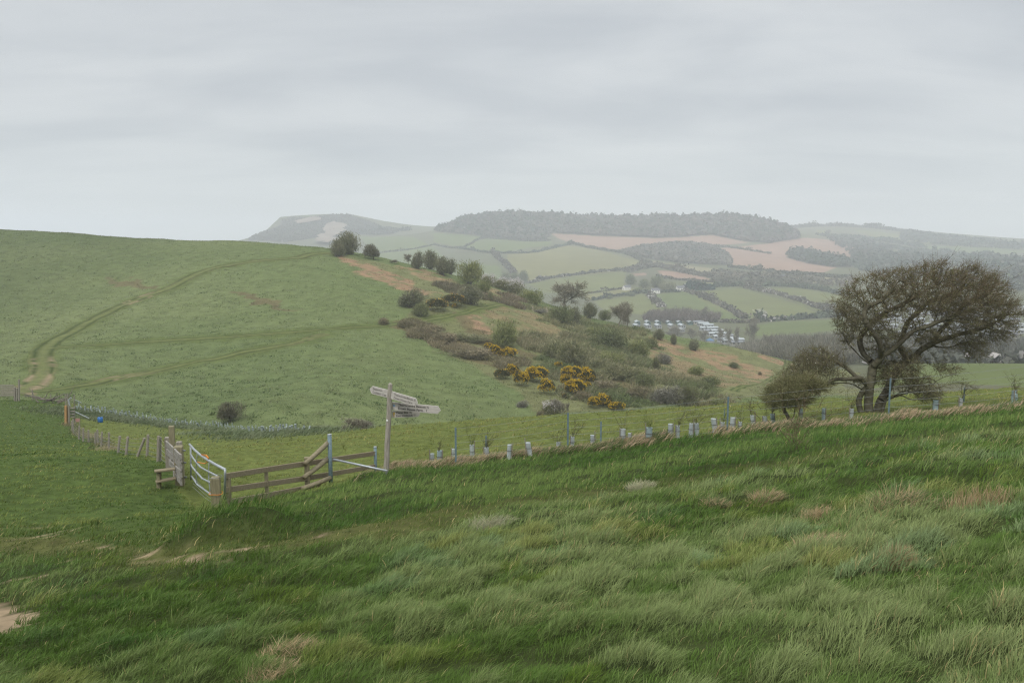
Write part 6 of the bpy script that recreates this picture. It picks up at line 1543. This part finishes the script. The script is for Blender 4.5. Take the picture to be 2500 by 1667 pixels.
# ---- buildings
m_white = mat_plain('white_panel', (.34, .345, .345), .6); m_cream = mat_plain('cream_panel', (.38, .36, .31), .6); m_green = mat_plain('green_panel', (.07, .14, .125), .7)
m_roofp = mat_plain('pale_roof', (.34, .37, .38), .7); m_roofg = mat_plain('grey_roof', (.20, .21, .23), .7); m_win = mat_plain('dark_window', (.035, .04, .05), .15, 0, .5); m_slate = mat_plain('slate_roof', (.12, .12, .13), .7); m_render = mat_plain('white_render', (.72, .70, .66), .8); m_stone = mat_plain('farm_stone', (.33, .27, .21), .9)
CV = {}
def cabin_parts(kind):
    """meshes of a static caravan or chalet 11 m long, 4 m wide; long axis along x"""
    if kind in CV: return CV[kind]
    L_, W_, E, R_ = (11, 4, 2.7, 3.6) if kind != 'house' else (14, 7, 5.2, 8.6)
    wall = {'white': m_white, 'cream': m_cream, 'green': m_green, 'house': m_render, 'farm': m_stone}[kind]; rf = {'white': m_roofp, 'cream': m_roofg, 'green': m_roofp, 'house': m_slate, 'farm': m_slate}[kind]
    b = MB(); x, y = L_ / 2, W_ / 2
    b.add([(-x, -y, -1.5), (x, -y, -1.5), (x, y, -1.5), (-x, y, -1.5), (-x, -y, E), (x, -y, E), (x, y, E), (-x, y, E), (-x, 0, R_ - .15), (x, 0, R_ - .15)],
          [[0, 1, 5, 4], [2, 3, 7, 6], [1, 2, 6, 9, 5], [3, 0, 4, 8, 7]])
    r = MB(); o = .35; th = .14
    for s in (-1, 1):
        p0 = (-x - o, s * (y + o), E - .22); p1 = (x + o, s * (y + o), E - .22); p2 = (x + o, 0, R_); p3 = (-x - o, 0, R_)
        V = [p0, p1, p2, p3] + [(a, b_, c + th) for a, b_, c in (p0, p1, p2, p3)]
        r.add(V, [[0, 1, 2, 3], [7, 6, 5, 4], [0, 4, 5, 1], [1, 5, 6, 2], [2, 6, 7, 3], [3, 7, 4, 0]])
    wins = []
    zs = (1.2,) if kind != 'house' else (1.3, 3.7)
    for s in (-1, 1):
        for zc in zs:
            for k in (-.34, 0, .34):
                w_ = MB(); w_.box((k * L_, s * (y + .01), zc + .35), (1.7, .06, 1.0), None, None, .01); wins.append(w_.mesh('window', m_win))
        w_ = MB(); w_.box((s * (x + .01), -.8, 1.55), (.06, 1.2, 1.2), None, None, .01); wins.append(w_.mesh('window', m_win))
        w_ = MB(); w_.box((s * (x + .01), .8, 1.55), (.06, 1.2, 1.2), None, None, .01); wins.append(w_.mesh('window', m_win))
    CV[kind] = [('wall', b.mesh('wall', wall)), ('roof', r.mesh('roof', rf))] + [('window', w_) for w_ in wins]
    return CV[kind]
def cabin(kind, px, py, rot, name, label, cat, group, sc=1.0):
    g = hit(px, py, hC, y0=300, y1=2400, n=1200); o = thing(name, label, cat, tuple(g), rot, group); o.scale = (sc, sc, sc)
    for nm, me in cabin_parts(kind): link(nm, me, o)
pos_words = ['first from the left', 'second from the left', 'third from the left', 'fourth from the left', 'fifth from the left', 'last on the right']
for i, x in enumerate((1556, 1581, 1606, 1632, 1657, 1684)): cabin('green', x, 791.5, PI / 2, 'chalet', 'green chalet with pale roof in the back row, ' + pos_words[i], 'chalet', 'green chalets in the valley', 1.0)
for i, x in enumerate((1554, 1581, 1606, 1639, 1664)): cabin('white', x, 800, PI / 2 + .1, 'caravan', 'white caravan gable-on in the row before the green chalets, ' + pos_words[i], 'caravan', 'white caravans gable-on below the chalets', 1.05)
for i, x in enumerate((1641, 1664)): cabin('white', x, 810, PI / 2, 'caravan', ('left' if i == 0 else 'right') + ' one of two white caravans lowest below the green chalets', 'caravan', 'white caravans gable-on below the chalets', 1.0)
dg = [(1705, 791), (1716, 795), (1728, 799), (1722, 806), (1738, 806), (1730, 813), (1750, 813), (1742, 820), (1762, 820), (1756, 827), (1774, 826), (1768, 833), (1788, 832), (1780, 838), (1800, 836), (1800, 842)]
for i, (x, y) in enumerate(dg): cabin('white' if i % 5 else 'cream', x, y, .15 + .1 * (i % 3), 'caravan', ('white' if i % 5 else 'cream') + ' static caravan in the close double row stepping downhill', 'caravan', 'static caravans stepping downhill', .95)
rows_ = [(758, 2190, 11), (772, 2150, 12), (787, 2150, 12), (802, 2140, 12), (816, 2200, 10), (828, 2230, 8)]
rw_names = ['topmost', 'second', 'third', 'fourth', 'fifth', 'lowest']
for ri, (y, x0, n) in enumerate(rows_):
    for k in range(n):
        cabin('white' if (k + ri) % 6 else 'cream', x0 + k * 33 + (ri % 2) * 9 + ((k * 5 + ri * 3) % 7 - 3) * 3, y + ((k * 3 + ri) % 5 - 2) * 1.2, .17 * ((k * 7 + ri) % 5 - 2), 'caravan', 'pale static caravan in the %s row of the park behind the big hawthorn' % rw_names[ri], 'caravan', 'static caravans of the park, %s row' % rw_names[ri], 1.0)
g = hit(1733, 836, hC, y0=300, y1=2400, n=1200)
tn = thing('tent', 'small bright blue tent roof before the caravan row', 'tent', tuple(g))
m = MB(); m.add([(-3, -2.5, 0), (3, -2.5, 0), (3, 2.5, 0), (-3, 2.5, 0), (-3, -2.5, 1.8), (3, -2.5, 1.8), (3, 2.5, 1.8), (-3, 2.5, 1.8)], [[0, 1, 5, 4], [1, 2, 6, 5], [2, 3, 7, 6], [3, 0, 4, 7]]); m.build('wall', m_white, tn)
m = MB(); m.add([(-3.3, -2.8, 1.7), (3.3, -2.8, 1.7), (3.3, 2.8, 1.7), (-3.3, 2.8, 1.7), (0, 0, 3.8)], [[0, 1, 4], [1, 2, 4], [2, 3, 4], [3, 0, 4], [3, 2, 1, 0]]); m.build('roof', mat_plain('blue_canvas', (.10, .19, .32), .8), tn)
for i, (x, y, r_, k, lab) in enumerate([(1661, 710, .3, 'house', 'white farmhouse beside the dark clipped hedge'), (1672, 706, 1.2, 'house', 'farm barn behind the white farmhouse'), (1846, 676, .1, 'house', 'white house alone in the village trees'), (1898, 682, .2, 'house', 'left white cottage of the village pair'), (1914, 683, -.2, 'house', 'right white cottage of the village pair'),
                                    (1530, 708, .6, 'house', 'small house half hidden left of the farm evergreens'), (1600, 716, .1, 'house', 'low farm building in front of the evergreens'), (2060, 586, .2, 'house', 'far white house at the top of the pink domed field'), (2085, 589, .1, 'house', 'far white house near the wood on the pink domed field')]):
    cabin(k, x, y, r_, 'house', lab, 'house', 'houses in the valley', .8 if i not in (2, 3, 4) else .9)
# ================================================================== the air
def make_haze():
    bm = bmesh.new(); bmesh.ops.create_cube(bm, size=1.0)
    x0, x1, y0, y1, z0, z1 = -5200, 5200, -400, 4600, -95, 140
    for v in bm.verts:
        v.co = (x1 if v.co.x > 0 else x0, y1 if v.co.y > 0 else y0, z1 if v.co.z > 0 else z0)
    me = bpy.data.meshes.new('haze'); bm.to_mesh(me); bm.free()
    m, nt, N, L = newmat('haze_air')
    out = N('ShaderNodeOutputMaterial'); pv = N('ShaderNodeVolumePrincipled')
    pv.inputs['Color'].default_value = (.93, .96, 1, 1); pv.inputs['Density'].default_value = HAZE
    L(pv.outputs[0], out.inputs['Volume']); me.materials.append(m)
    return tag(link('haze', me), 'pale damp haze over the valley', None, None, 'stuff')
HAZE = 3.3e-4
make_haze()
